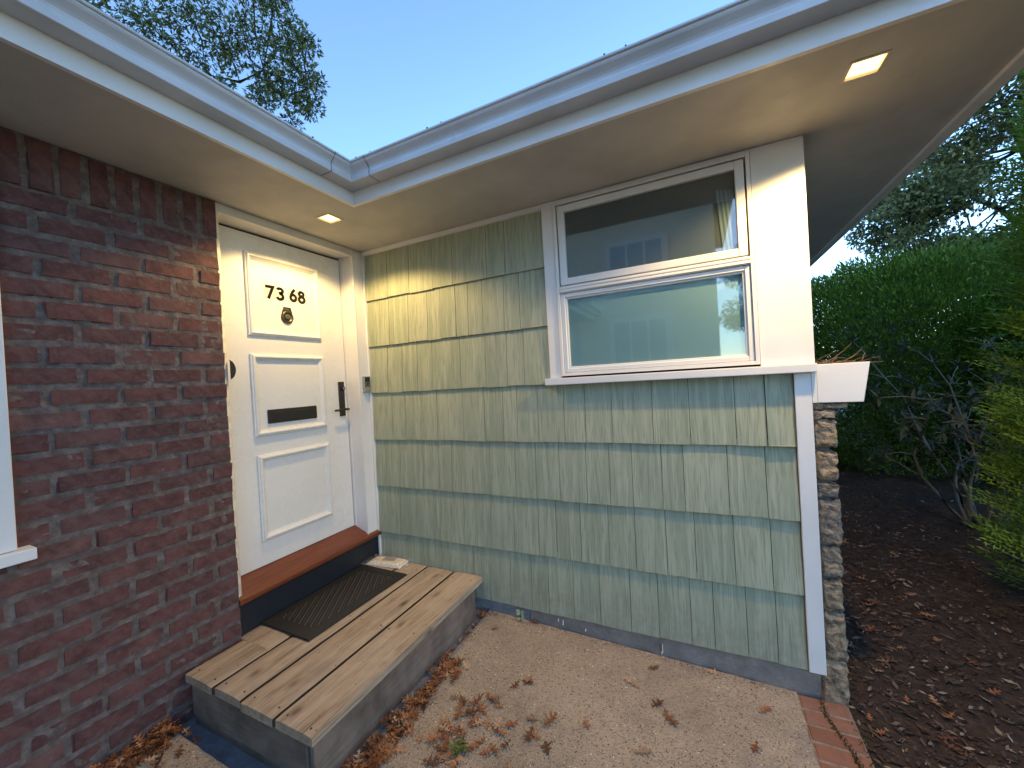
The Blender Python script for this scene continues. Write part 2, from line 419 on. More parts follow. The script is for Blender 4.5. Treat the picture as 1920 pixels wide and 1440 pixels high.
# ---- window on the brick wall (its right casing and sill corner show)
lw = thing('casement_window', 'white trimmed window cut off by the left edge, set on the brick wall', 'window', (.03, -2.4, .8))
box('casing', -.01, .040, -1.880, -1.781, .789, 2.28, WHITE, lw, .003)
box('casing', -.01, .040, -3.10, -3.0, .789, 2.28, WHITE, lw, .003)
box('casing', -.01, .040, -3.0, -1.881, 2.18, 2.28, WHITE, lw, .003)
box('sill', -.01, .068, -3.15, -1.742, .745, .787, WHITE, lw, .004, 2)
box('frame', -.02, .012, -3.0, -1.881, .79, .84, WHITE, lw)
box('mullion', -.02, .012, -2.46, -2.42, .84, 2.18, WHITE, lw)

# ================================================================= GLASS
def m_glass(name, tint=(.92, .96, .95), refl=1.0):
    k = N(name); t = k.t; out = t.nodes['Material Output']
    tr = k.n('ShaderNodeBsdfTransparent'); tr.inputs[0].default_value = (*tint, 1)
    gl = k.n('ShaderNodeBsdfGlossy'); gl.inputs['Roughness'].default_value = .025
    fr = k.n('ShaderNodeLayerWeight'); fr.inputs[0].default_value = .5     # same reflectance from both faces of the pane
    ml = k.math('MULTIPLY', k.math('ADD', k.math('MULTIPLY', k.math('POWER', fr.outputs['Facing'], 4.0), .9), .085), refl)
    v = k.coords(offset=False); bp_ = k.n('ShaderNodeBump'); bp_.inputs['Strength'].default_value = .05; bp_.inputs['Distance'].default_value = .003
    k.l(k.noise(v, 3, 2), bp_.inputs['Height']); k.l(bp_.outputs[0], gl.inputs['Normal'])
    mx = k.n('ShaderNodeMixShader'); k.l(ml, mx.inputs[0]); k.l(tr.outputs[0], mx.inputs[1]); k.l(gl.outputs[0], mx.inputs[2]); k.l(mx.outputs[0], out.inputs[0])
    t.nodes.remove(k.b); return k.m
GLASS = m_glass('window_glass', (.93, .98, .97), 1.0)
BLIND = m_simple('roller_blind', (.24, .35, .355), .8, 0, .04, .1, 30)
DARKROOM = m_simple('insect_screen', (.055, .058, .060), .7, 0, .08, .3, 300)
box('pane', -.012, -.008, -2.99, -2.46, .84, 2.18, GLASS, lw, 0)
box('pane', -.012, -.008, -2.42, -1.881, .84, 2.18, GLASS, lw, 0)
box('blind', -.018, -.015, -3.0, -1.881, .80, 2.18, BLIND, lw, 0)

# ================================================================= SHINGLE WALL
sw = thing('shingle_wall', 'sage green shingle wall with seven overlapping rows beside the door', 'wall', (1.4, 0, -.2))
EX = .355; ZT = 1.975
rows = [
 [0.223, 0.430, 0.637, 0.805, 1.072, 1.207],
 [0.217, 0.400, 0.572, 0.687, 0.812, 0.909, 1.021, 1.181, 1.291],
 [0.177, 0.318, 0.458, 0.588, 0.826, 1.022, 1.179, 1.300],
 [0.195, 0.318, 0.485, 0.608, 0.826, 0.991, 1.13, 1.23, 1.373, 1.543, 1.672, 1.827, 2.045, 2.229, 2.439, 2.569],
 [0.110, 0.247, 0.458, 0.598, 0.704, 1.01, 1.195, 1.338, 1.493, 1.659, 1.794, 1.92, 2.076, 2.186, 2.392, 2.556],
 [0.219, 0.370, 0.584, 0.786, 0.992, 1.165, 1.335, 1.45, 1.604, 1.77, 1.918, 2.08, 2.223, 2.403, 2.562],
 [0.253, 0.576, 0.833, 0.966, 1.117, 1.265, 1.379, 1.538, 1.698, 1.872, 2.021, 2.183, 2.293, 2.441, 2.567]]
YB = -.022   # butt face
for k_, seams in enumerate(rows):
    zb = ZT-k_*EX; zt_ = min(zb+EX+.03, 2.325)
    xr = 1.473 if k_ < 3 else 2.684
    xs = [0.004]+seams+[xr]
    for a, b in zip(xs[:-1], xs[1:]):
        bm = bmesh.new(); g = .0014
        dz = random.uniform(-.0025, .0025); tw = random.uniform(-.0015, .0015); bul = random.uniform(-.0012, .0008)
        # tapered wedge: 18 mm butt, thin head
        nx = 4
        zlist = [zb+dz, zb+dz+.10, zb+dz+.22, zt_]
        def yf(z, x): 
            t = (z-zb)/(EX+.03); return YB+t*.0175+tw*((x-a)/(b-a)-.5)+.0009*noise.noise(Vector((x*9, z*5, k_)))+bul
        fr = [[bm.verts.new((a+g+(b-a-2*g)*i/nx, yf(z, a+(b-a)*i/nx), z+(.0016*noise.noise(Vector((i*3.7, k_, a*9))) if j == 0 else 0))) for i in range(nx+1)] for j, z in enumerate(zlist)]
        bk = [[bm.verts.new((a+g+(b-a-2*g)*i/nx, min(0.0, yf(z, 0)+.019), z)) for i in range(nx+1)] for z in (zlist[0], zlist[-1])]
        for j in range(3):
            for i in range(nx): bm.faces.new((fr[j][i], fr[j][i+1], fr[j+1][i+1], fr[j+1][i]))
        for i in range(nx): bm.faces.new((bk[0][i], bk[0][i+1], fr[0][i+1], fr[0][i]))
        for i_, fl in ((0, 0), (nx, 1)):
            bm.faces.new((bk[0][i_], fr[0][i_], fr[1][i_], fr[2][i_], fr[3][i_], bk[1][i_]))
        bmesh.ops.recalc_face_normals(bm, faces=bm.faces)
        mesh_obj('shingle', bm, SHINGLE, sw)
for q_ in ((.0, 1.56, -.17, SZ-.003), (2.542, 2.75, -.17, SZ-.003), (1.56, 2.542, -.17, 1.33)): box('backing', q_[0], q_[1], .002, .20, q_[2], q_[3], GAP, sw, 0)
# white boards
box('corner_board', 2.686, 2.752, -.030, .10, -.160, 1.255, WHITE, sw, .002)
box('corner_panel', 2.557, 2.770, -.026, .10, 1.298, SZ-.001, WHITE, sw, .002)
box('window_casing', 1.474, 1.545, -.030, .05, 1.298, SZ-.001, WHITE, sw, .002)
box('head_trim', 1.546, 2.556, -.028, .05, 2.336, SZ-.001, WHITE, sw, .0015)
box('frieze_strip', .004, 1.473, -.028, .0, 2.322, SZ-.001, WHITE, sw, .0015)
box('corner_strip', -.012, .003, -.026, .01, -.10, SZ-.002, WHITE, sw, .0015)
# foundation
fd = thing('foundation', 'grey concrete footing under the green shingles', 'foundation', (1.8, 0, -.3))
def found(x0, x1, y, mat, seed):
    bm = bmesh.new(); nx = int((x1-x0)/.02); nz = 10
    g = [[bm.verts.new((x0+(x1-x0)*i/nx, y+.007*noise.noise(Vector((i*.22, j*.35, seed)))+.004*noise.noise(Vector((i*.7, j*.9, seed+5))), -.42+(.27)*j/nz)) for i in range(nx+1)] for j in range(nz+1)]
    for j in range(nz):
        for i in range(nx): bm.faces.new((g[j][i], g[j][i+1], g[j+1][i+1], g[j+1][i]))
    t = [bm.verts.new((x0, .15, -.15)), bm.verts.new((x1, .15, -.15))]
    bm.faces.new([g[nz][0]]+[g[nz][i] for i in range(1, nx+1)]+[t[1], t[0]])
    bmesh.ops.recalc_face_normals(bm, faces=bm.faces); return mesh_obj('footing_face', bm, mat, fd, True)
found(.0, 1.24, -.012, SLAB, 1); found(1.24, 2.765, -.004, FOUND, 9)

# small spots of white paint dripped on the footing
for x, z, h in ((1.43, -.19, .018), (1.46, -.2, .03), (1.60, -.215, .012), (2.03, -.22, .045), (2.025, -.243, .01)):
    bm = bmesh.new(); bx(bm, x-.002, x+.002, -.020, -.006, z-h/2, z+h/2, .001); mesh_obj('paint_drip', bm, WHITE, fd)

# ================================================================= WINDOW (right)
wn = thing('window', 'wide white window with an upper awning sash above a fixed lower pane', 'window', (2.05, 0, 1.3))
def ring(bm, x0, x1, z0, z1, wdt, y0, y1, bev=.0015):
    bx(bm, x0, x0+wdt, y0, y1, z0, z1, bev); bx(bm, x1-wdt, x1, y0, y1, z0, z1, bev)
    bx(bm, x0+wdt, x1-wdt, y0+.0006, y1, z0, z0+wdt, bev); bx(bm, x0+wdt, x1-wdt, y0+.0006, y1, z1-wdt, z1, bev)
bm = bmesh.new(); ring(bm, 1.548, 2.554, 1.308, 2.333, .018, -.040, .05); bx(bm, 1.566, 2.536, -.038, .05, 1.796, 1.836, .002)
bx(bm, 1.566, 2.536, -.046, -.036, 1.800, 1.812, .002); bx(bm, 1.566, 2.536, -.043, -.036, 1.820, 1.828, .0015)
mesh_obj('frame', bm, WHITE, wn)
sash = bmesh.new(); ring(sash, 1.5735, 2.5285, 1.842, 2.3095, .040, -.036, .02, .003)
sash = mesh_obj('awning_sash', sash, WHITE, wn)
fx = bmesh.new(); ring(fx, 1.5675, 2.5345, 1.3275, 1.7945, .024, -.030, .02, .003); ring(fx, 1.5915, 2.5105, 1.3515, 1.7705, .010, -.020, .02, .0015); fx = mesh_obj('fixed_sash', fx, WHITE, wn)
box('shadow_gap', 1.567, 2.535, .0, .03, 1.829, 2.315, GAP, wn, 0)
box('pane', 1.6125, 2.4895, -.0200, -.0160, 1.881, 2.2705, GLASS, wn, 0)
box('pane', 1.6010, 2.5010, -.0120, -.0080, 1.361, 1.7610, GLASS, wn, 0)
box('insect_screen', 1.6125, 2.4895, -.010, -.005, 1.881, 2.2705, DARKROOM, wn, 0)
box('roller_blind', 1.6010, 2.5010, .0, .004, 1.361, 1.7610, BLIND, wn, 0)
CURT = m_simple('curtain_cloth', (.12, .145, .17), .8, 0, .1, .2, 12)
bm = bmesh.new(); cv = []
for i in range(25):
    x = 2.405+.082*i/24; y = -.0058-.0030*(.5+.5*math.sin(i*1.15)); cv.append((bm.verts.new((x+.018, y, 1.885)), bm.verts.new((x-.004, y, 2.20-.02*(i/24)))))
for i in range(24): bm.faces.new((cv[i][0], cv[i+1][0], cv[i+1][1], cv[i][1]))
for v in bm.verts: v.co.y -= .0055
mesh_obj('curtain', bm, CURT, wn, True)
# outer sill runs on to the corner
box('sill', 1.450, 2.770, -.066, .0, 1.2575, 1.2975, WHITE, wn, .004, 2)

# ================================================================= PLANTER BOX and STONE VENEER
pl = thing('planter_box', 'white planter box with a slanted end built on the corner of the wall', 'planter', (2.86, 0, 1.11))
bm = bmesh.new()
prof = [(2.772, 1.115), (2.936, 1.115), (2.964, 1.291), (2.772, 1.291)]
a = [bm.verts.new((x, -.032, z)) for x, z in prof]; b = [bm.verts.new((x, .0, z)) for x, z in prof]
bm.faces.new(a); bm.faces.new(b[::-1])
for i in range(4): bm.faces.new((a[i], a[(i+1)%4], b[(i+1)%4], b[i]))
bmesh.ops.recalc_face_normals(bm, faces=bm.faces); bmesh.ops.bevel(bm, geom=bm.edges[:], offset=.0015, segments=1, affect='EDGES')
mesh_obj('end_board', bm, WHITE, pl)
box('end_board', 2.7525, 2.7715, -.031, .0, 1.115, 1.2565, WHITE, pl, .0005)
bm = bmesh.new(); prof = [(2.915, 1.115), (2.936, 1.115), (2.964, 1.291), (2.943, 1.291)]
a = [bm.verts.new((x, .001, z)) for x, z in prof]; b = [bm.verts.new((x, 3.6, z)) for x, z in prof]
bm.faces.new(a); bm.faces.new(b[::-1])
for i in range(4): bm.faces.new((a[i], a[(i+1)%4], b[(i+1)%4], b[i]))
bmesh.ops.recalc_face_normals(bm, faces=bm.faces); mesh_obj('front_board', bm, WHITE, pl)
box('bottom_board', 2.772, 2.914, .001, 3.6, 1.115, 1.135, WHITE, pl, 0)
bm = bmesh.new(); bx(bm, 2.772, 2.94, .002, 3.6, 1.14, 1.275, 0); subdiv_jitter(bm, 6, .01, 9, 3); stuff(mesh_obj('soil', bm, SOIL, pl))
# dead plants
dp = thing('dried_plant', 'brown dead stems and curled leaves lying on the planter box', 'plant', (2.87, .1, 1.28))
bm = bmesh.new()
for i in range(46):
    x = random.uniform(2.80, 2.95); y = random.uniform(.01, .5)
    L = random.uniform(.05, .17); az = random.uniform(-.5, .9) if i % 3 else random.uniform(0, 6.28); p = Vector((x, y, 1.285)); pts = [p.copy()]
    sl_ = random.uniform(.02, .45)
    for k in range(4):
        p = p+Vector((math.cos(az), math.sin(az), sl_))*L/4; az += random.uniform(-.5, .5); sl_ += random.uniform(-.35, .3); pts.append(p.copy())
    tube(bm, pts, [.0028, .0024, .002, .0016, .0009], 5)
mesh_obj('stem', bm, TWIG, dp)

sv = thing('stone_veneer', 'narrow column of split tan stones at the end of the green wall', 'wall', (2.79, 0, -.3))
zs = [(1.062, 1.104, 2.752, 2.880), (1.040, 1.075, 2.754, 2.842), (.905, 1.034, 2.754, 2.840), (.756, .884, 2.757, 2.838), (.673, .737, 2.754, 2.836), (.449, .659, 2.756, 2.842), (.297, .438, 2.757, 2.835), (.139, .288, 2.758, 2.831), (-.087, .133, 2.757, 2.838), (-.40, -.092, 2.735, 2.836)]
zs[0] = (1.085, 1.112, 2.752, 2.884); zs[1] = (1.042, 1.080, 2.754, 2.843)
for i, (z0, z1, x0, x1) in enumerate(zs):
    for m_ in range(8 if i else 1):
        ya = -.022 if m_ == 0 else m_*.30-.02+.02*(i % 3); yb = (m_+1)*.30-.03+.02*(i % 3)
        if i == 0: yb = 2.5
        bm = bmesh.new(); bx(bm, x0, x1, ya, yb, z0, z1, 0)
        bmesh.ops.subdivide_edges(bm, edges=bm.edges[:], cuts=9 if m_ == 0 else 3, use_grid_fill=True)
        for v in bm.verts:
            c = Vector(((x0+x1)/2, (ya+yb)/2, (z0+z1)/2)); dd = v.co-c
            ex = max(0, abs(dd.x)/(x1-x0)*2-.75)/.25; ez = max(0, abs(dd.z)/(z1-z0)*2-.80)/.20; ey = abs(dd.y)/(yb-ya)*2 > .98
            if ey and (ex > 0 or ez > 0): v.co.y -= math.copysign(.015*max(ex, ez)**2, dd.y)
            if ex > .9 and ez > .9: v.co.x -= math.copysign(.004, dd.x); v.co.z -= math.copysign(.004, dd.z)
            q = noise.noise_vector(v.co*34+Vector((i*5, 0, m_)))*.010+noise.noise_vector(v.co*75)*.0045
            if v.co.x < x0+.004: q.x *= .2
            v.co += q
        mesh_obj('stone', bm, STONE, sv, False)
box('mortar_back', 2.752, 2.815, .010, 3.5, -.42, 1.113, MORTAR, sv, 0)
# upper side wall beyond the corner, carrying the roof
bwall = box('side_wall', 2.0, 2.7505, .205, 9.0, -.42, SZ-.003, STUCCO, None, 0); tag(bwall, 'cream side wall of the house running back behind the planter box', 'wall')
box('wall_board', 2.7515, 2.7690, .101, 9.0, 1.14, SZ-.004, WHITE, bwall, 0)

# ================================================================= ROOF EAVE, FASCIA, GUTTER
rf = thing('roof', 'low roof overhang with a smooth pale soffit above door and window', 'roof', (.3, .3, SZ))
FX, FY, FR = .554, -.608, 3.43
def poly_slab(name, pts, z0, z1, mat, parent, holes=()):
    bm = bmesh.new()
    a = [bm.verts.new((x, y, z0)) for x, y in pts]; b = [bm.verts.new((x, y, z1)) for x, y in pts]
    bm.faces.new(a); bm.faces.new(b)
    for i in range(len(pts)): bm.faces.new((a[i], a[(i+1)%len(pts)], b[(i+1)%len(pts)], b[i]))
    bmesh.ops.recalc_face_normals(bm, faces=bm.faces); return mesh_obj(name, bm, mat, parent)
# soffit built as a sheet of rectangles around the two lamp openings
LA = (.300, -.562); LB = (2.878, -.407); LS = .050
def soffit():
    bm = bmesh.new()
    def rect(x0, x1, y0, y1, z0=SZ, z1=SZ+.012): bx(bm, x0, x1, y0, y1, z0, z1, 0)
    xi = FX-.02; yi = FY+.02; xr = FR-.045
    # cells on a grid; each cell of the L is filled unless it is a lamp opening
    gx = sorted([-.60, LA[0]-LS, LA[0]+LS, xi, LB[0]-LS, LB[0]+LS, xr]); gy = sorted([-6.0, yi, LA[1]-LS, LA[1]+LS, LB[1]-LS, LB[1]+LS, .30, 9.0])
    vmap = {}
    def V(x, y):
        if (x, y) not in vmap: vmap[(x, y)] = bm.verts.new((x, y, SZ))
        return vmap[(x, y)]
    for i in range(len(gx)-1):
        for j in range(len(gy)-1):
            cx, cy = (gx[i]+gx[i+1])/2, (gy[j]+gy[j+1])/2
            if cx > xi and cy < yi: continue
            if abs(cx-LA[0]) < LS and abs(cy-LA[1]) < LS: continue
            if abs(cx-LB[0]) < LS and abs(cy-LB[1]) < LS: continue
            bm.faces.new((V(gx[i], gy[j]), V(gx[i], gy[j+1]), V(gx[i+1], gy[j+1]), V(gx[i+1], gy[j])))
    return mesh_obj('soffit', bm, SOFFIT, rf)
soffit()
PATH = [((FX, -6.0), (1, 0)), ((FX, FY), (1, -1)), ((FR, FY), (1, -1)), ((FR, 9.0), (1, 0))]
mp = lambda pt, dr, p, h: (pt[0]+dr[0]*p, pt[1]+dr[1]*p, h)
bm = bmesh.new(); sweep(bm, PATH, [(-.020, SZ-.0), (0, SZ-.0), (0, 2.50), (-.020, 2.50)], mapf=mp); mesh_obj('fascia', bm, WHITE, rf)
# thin vent/edge board under the right eave
box('edge_board', FR-.070, FR-.021, -.58, 9.0, SZ-.018, SZ-.0005, WHITE, rf, 0)
bm = bmesh.new(); th = math.tan(R(13))
ridge = 3.0
V_ = lambda x, y, z: bm.verts.new((x, y, z))
e0, e1, e2, e3 = V_(FX+.02, -6, 2.515), V_(FX+.02, FY-.02, 2.515), V_(FR+.02, FY-.02, 2.515), V_(FR+.02, 9, 2.515)
r0, r1 = V_(FX-3, -6, 2.515+3*th), V_(FX-3, FY+3, 2.515+3*th); r2, r3 = V_(FR-1.5, FY+1.5, 2.515+1.5*th), V_(FR-1.5, 9, 2.515+1.5*th)
r4 = V_(FX-3, 9, 2.515+3*th)
bm.faces.new((e0, e1, r1, r0)); bm.faces.new((e1, e2, r2, r1)); bm.faces.new((e2, e3, r3, r2)); bm.faces.new((r1, r2, r3, r4))
mesh_obj('roof_covering', bm, ROOFM, rf)
box('attic_fill', -.55, FX-.03, -6, 9, SZ+.09, 2.50, GAP, rf, 0)
box('attic_fill', FX-.03, FR-.05, FY+.03, 9, SZ+.09, 2.50, GAP, rf, 0)

gt = thing('gutter', 'pale grey metal gutter turning the inside corner above the door', 'gutter', (FX, FY, 2.43))
K = [(.001, 2.428), (.078, 2.428), (.0815, 2.430), (.084, 2.451), (.0795, 2.4555), (.079, 2.463), (.082, 2.472), (.088, 2.480), (.0965, 2.488), (.1045, 2.495), (.1090, 2.502), (.1100, 2.5075), (.1160, 2.5085), (.1185, 2.5110), (.1185, 2.5175), (.1150, 2.5185), (.1080, 2.5180), (.1075, 2.5120), (.100, 2.500), (.080, 2.470), (.076, 2.440), (.004, 2.432), (.004, 2.520), (.001, 2.520)]
bm = bmesh.new(); sweep(bm, PATH, K, mapf=mp); o = mesh_obj('gutter_run', bm, GUTTER, gt)
K2 = [(p+.0016, h-.0014) for p, h in K[:8]]+[(p+.0018, h-.0004) for p, h in K[8:14]]+[(p+.0012, h+.001) for p, h in K[14:16]]
K2 = K2+[(p-.001, h-.001) for p, h in K[:15]][::-1]
bm = bmesh.new(); sweep(bm, [((FX, FY-.210), (1, 0)), ((FX, FY), (1, -1)), ((FX+.210, FY), (0, -1))], K2, mapf=lambda pt, dr, p, h: (pt[0]+dr[0]*p, pt[1]+dr[1]*p, h)); 
mesh_obj('corner_piece', bm, GUTTER, gt)
# sealant lines at the laps and the mitre
def seal(pt, dr, name='sealant_line'):
    bm = bmesh.new(); pts = [mp(pt, dr, p+.0022, h-.001) for p, h in K[0:15]]
    pts = [Vector(q)+Vector((dr[1]*.0, 0, 0)) for q in pts]
    tube(bm, pts, [.0011]*len(pts), 5); mesh_obj(name, bm, GAP, gt)
seal((FX, FY-.2115), (1, 0)); seal((FX+.2115, FY), (0, -1))
bm = bmesh.new(); tube(bm, [mp((FX, FY), (1, -1), p+.0012, h) for p, h in K[3:15]], [.0009]*12, 5); mesh_obj('sealant_line', bm, GAP, gt)
# debris/screw heads along the lip
for x, y in [(FX+.11, FY-.03), (FX+.12, FY-.10), (FX+.118, FY-.055), (FX+.16, FY-.118), (FX+.26, FY-.118), (1.18, FY-.118), (1.26, FY-.118), (2.02, FY-.118), (2.10, FY-.118), (FX+.118, FY-.34)]:
    bm = bmesh.new(); bmesh.ops.create_icosphere(bm, subdivisions=1, radius=random.uniform(.003, .005)); 
    for v in bm.verts: v.co = v.co+Vector((x, y, 2.5195+random.uniform(0, .002)))
    mesh_obj('screw_head', bm, GAP, gt)

# ================================================================= RECESSED LAMPS
EMIT = bpy.data.materials.new('lamp_lens'); EMIT.use_nodes = True
e = EMIT.node_tree.nodes['Principled BSDF']; e.inputs['Base Color'].default_value = (1, .9, .7, 1)
e.inputs['Emission Color'].default_value = (1.0, .66, .24, 1); e.inputs['Emission Strength'].default_value = 1.0
TRIM = m_simple('lamp_trim', (.55, .50, .42), .4)
def downlight(c, label, watt):
    t = thing('downlight', label, 'light', (c[0], c[1], SZ), None)
    bm = bmesh.new(); o_ = LS+.006
    ring_ = [((c[0]+sx*1., c[1]+sy*1.), (sx, sy)) for sx, sy in ((-1,-1),(1,-1),(1,1),(-1,1))]
    sweep(bm, [(c, (sx, sy)) for sx, sy in ((-1,-1),(1,-1),(1,1),(-1,1))], [(LS-.002, SZ+.02), (LS-.002, SZ-.004), (o_, SZ-.003), (o_, SZ-.0005), (LS+.001, SZ-.0005), (LS+.001, SZ+.02)], True, mapf=mp)
    mesh_obj('trim_ring', bm, TRIM, t)
    box('lens', c[0]-LS+.003, c[0]+LS-.003, c[1]-LS+.003, c[1]+LS-.003, SZ+.006, SZ+.012, EMIT, t, 0)
    box('housing', c[0]-LS, c[0]+LS, c[1]-LS, c[1]+LS, SZ+.0125, SZ+.08, GAP, t, 0)
    l = bpy.data.lights.new('lamp_light', 'SPOT'); l.energy = watt; l.color = (1.0, .66, .25); l.spot_size = R(145); l.spot_blend = .32; l.shadow_soft_size = .03
    lo = bpy.data.objects.new('lamp_light', l); C.objects.link(lo); lo.location = (c[0], c[1], SZ-.012); lo.parent = t; lo.matrix_parent_inverse = Matrix.Translation(-t.location)
downlight(LA, 'small lit square recessed lamp in the soffit above the front door', LAMP_W[0])
downlight(LB, 'lit square recessed lamp in the soffit to the right of the window', LAMP_W[1])

# ================================================================= FRONT DOOR
dr_ = thing('front_door', 'white front door with three moulded panels and the number 73 68', 'door', (-.17, -.57, .25))
DX = -.149
slab = box('door_leaf', DX-.044, DX, -1.033, -.1215, .2635, 2.289, DOORW, dr_, .0015)
def panel(y0, y1, z0, z1):
    bm = bmesh.new()
    pr = [(0, -.001), (0, .010), (.003, .0125), (.008, .0135), (.0095, .018), (.015, .0215), (.0215, .0215), (.025, .018), (.027, .0125), (.032, .010), (.036, .0055), (.0415, .004), (.042, -.001)]
    path = [((y0, z0), (1, 1)), ((y1, z0), (-1, 1)), ((y1, z1), (-1, -1)), ((y0, z1), (1, -1))]
    sweep(bm, path, pr, True, mapf=lambda pt, d_, p, h: (DX+h, pt[0]+d_[0]*p, pt[1]+d_[1]*p))
    return mesh_obj('panel_moulding', bm, DOORW, dr_)
panel(-.820, -.318, 1.664, 2.174); panel(-.820, -.314, 1.045, 1.553); panel(-.815, -.311, .410, .932)
# mail slot
ms = box('mail_slot', DX, DX+.009, -.734, -.390, 1.118, 1.205, BLACK, dr_, .0025)
bm = bmesh.new(); bx(bm, DX+.009, DX+.0125, -.704, -.418, 1.128, 1.190, .0018); o = mesh_obj('flap', bm, BLACK, None); o.parent = ms
# peephole / knocker
def lathe_yz(bm, cy, cz, prof, n=24):
    rings = [[bm.verts.new((DX+h, cy+r*math.cos(2*math.pi*j/n), cz+r*math.sin(2*math.pi*j/n))) for j in range(n)] for r, h in prof]
    for a, b in zip(rings[:-1], rings[1:]):
        for j in range(n): bm.faces.new((a[j], a[(j+1)%n], b[(j+1)%n], b[j]))
    bm.faces.new(rings[-1]); bmesh.ops.recalc_face_normals(bm, faces=bm.faces)
bm = bmesh.new(); lathe_yz(bm, -.565, 1.803, [(.042, 0), (.042, .008), (.038, .013), (.029, .014), (.026, .008), (.020, .006)]); kn = mesh_obj('viewer_plate', bm, BRONZE, dr_, True)
bm = bmesh.new(); lathe_yz(bm, -.565, 1.803, [(.0195, .0065), (.0195, .012), (.014, .014)]); o = mesh_obj('viewer_lens', bm, m_simple('green_lens', (.06, .075, .05), .2), None, True); o.parent = kn
bm = bmesh.new()
tri = [(-.600, 1.829), (-.588, 1.868), (-.542, 1.868), (-.530, 1.829)]; inn = [(-.586, 1.852), (-.583, 1.861), (-.547, 1.861), (-.544, 1.852)]
for (A, B, D_, E_) in [(0, 1, 1, 0), (1, 2, 2, 1), (2, 3, 3, 2), (3, 0, 0, 3)]:
    q = [tri[A], tri[B], inn[D_], inn[E_]]
    f1 = [bm.verts.new((DX+.009, y, z)) for y, z in q]; f0 = [bm.verts.new((DX, y, z)) for y, z in q]
    bm.faces.new(f1)
    for i in range(4): bm.faces.new((f1[i], f1[(i+1)%4], f0[(i+1)%4], f0[i]))
bmesh.ops.recalc_face_normals(bm, faces=bm.faces); o = mesh_obj('loop', bm, BRONZE, None); o.parent = kn
# number stickers
STK = m_simple('sticker_film', (.50, .48, .45), .3, 0, .05)
def digit(ch, yc, zc, rot, w_, h_):
    bm = bmesh.new(); bx(bm, 0, .0006, -w_/2, w_/2, -h_/2, h_/2, 0); st = mesh_obj('number_sticker', bm, STK, None)
    st.parent = dr_; st.matrix_parent_inverse = Matrix.Translation(-dr_.location); st.location = (DX+.0004, yc, zc); st.rotation_euler = (rot, 0, 0)
    # a digit is a set of constant-width strokes, each a mitred ribbon with its own small thickness
    Hh, Wd_, sw_ = .043, .025, .0094
    arc = lambda cy, cz, ry, rz, a0, a1, n=22: [(cy+ry*math.cos(R(a0+(a1-a0)*i/n)), cz+rz*math.sin(R(a0+(a1-a0)*i/n))) for i in range(n+1)]
    G = {'7': [[(-Wd_, Hh-sw_), (Wd_-.001, Hh-sw_), (-.010, -Hh)]],
         '3': [arc(-.001, .0205, .0185, .0150, 160, -85)+arc(-.001, -.0165, .0205, .0182, 82, -162)],
         '6': [[(.012, Hh), (-.006, .020), (-.0175, -.004)], arc(0, -.0150, .0190, .0195, 0, 360, 30)],
         '8': [arc(0, .0210, .0160, .0145, 0, 360, 30), arc(0, -.0165, .0200, .0185, 0, 360, 30)]}
    bm = bmesh.new()
    for si, pl_ in enumerate(G[ch]):
        closed = math.dist(pl_[0], pl_[-1]) < 1e-6
        if closed: pl_ = pl_[:-1]
        n = len(pl_); Lr = []; x_ = .0012+.00015*si
        for i in range(n):
            a = Vector(pl_[i-1] if (i or closed) else pl_[0]); b = Vector(pl_[i]); c = Vector(pl_[(i+1) % n] if (i < n-1 or closed) else pl_[-1])
            d1 = (b-a).normalized() if (b-a).length > 1e-9 else (c-b).normalized(); d2 = (c-b).normalized() if (c-b).length > 1e-9 else d1
            nn = Vector((-(d1+d2).y, (d1+d2).x)).normalized(); k_ = sw_/max(.45, nn.dot(Vector((-d1.y, d1.x))))
            Lr.append((bm.verts.new((x_, b.x+nn.x*k_, b.y+nn.y*k_)), bm.verts.new((x_, b.x-nn.x*k_, b.y-nn.y*k_))))
        for i in range(n if closed else n-1):
            A_, B2 = Lr[i], Lr[(i+1) % n]; bm.faces.new((A_[0], B2[0], B2[1], A_[1]))
    for f in bm.faces:
        f.normal_update()
        if f.normal.x < 0: f.normal_flip()
    o = mesh_obj('digit', bm, GLASSB, None); o.parent = st
digit('7', -.673, 1.952, .02, .069, .092); digit('3', -.603, 1.950, -.03, .072, .086)
digit('6', -.512, 1.955, -.01, .062, .088); digit('8', -.451, 1.953, .04, .062, .088)
# handle set
hp = box('handle_plate', DX, DX+.010, -.196, -.146, 1.108, 1.366, BLACK, dr_, .002)
bm = bmesh.new(); tube(bm, [(DX+.010, -.165, 1.158), (DX+.030, -.165, 1.158), (DX+.045, -.166, 1.158)], [.011, .009, .009], 12); tube(bm, [(DX+.048, -.150, 1.158), (DX+.050, -.19, 1.158), (DX+.050, -.272, 1.156)], [.0095, .0085, .008], 10); o = mesh_obj('lever', bm, BLACK, None, True); o.parent = hp
bm = bmesh.new(); tube(bm, [(DX+.010, -.160, 1.315), (DX+.020, -.160, 1.315), (DX+.0205, -.160, 1.315)], [.016, .015, .005], 16); o = mesh_obj('lock_cylinder', bm, BLACK, None); o.parent = hp
bm = bmesh.new(); tube(bm, [(DX+.0205, -.160, 1.315), (DX+.023, -.160, 1.315)], [.007, .006], 12); o = mesh_obj('keyhole', bm, NICKEL, None); o.parent = hp
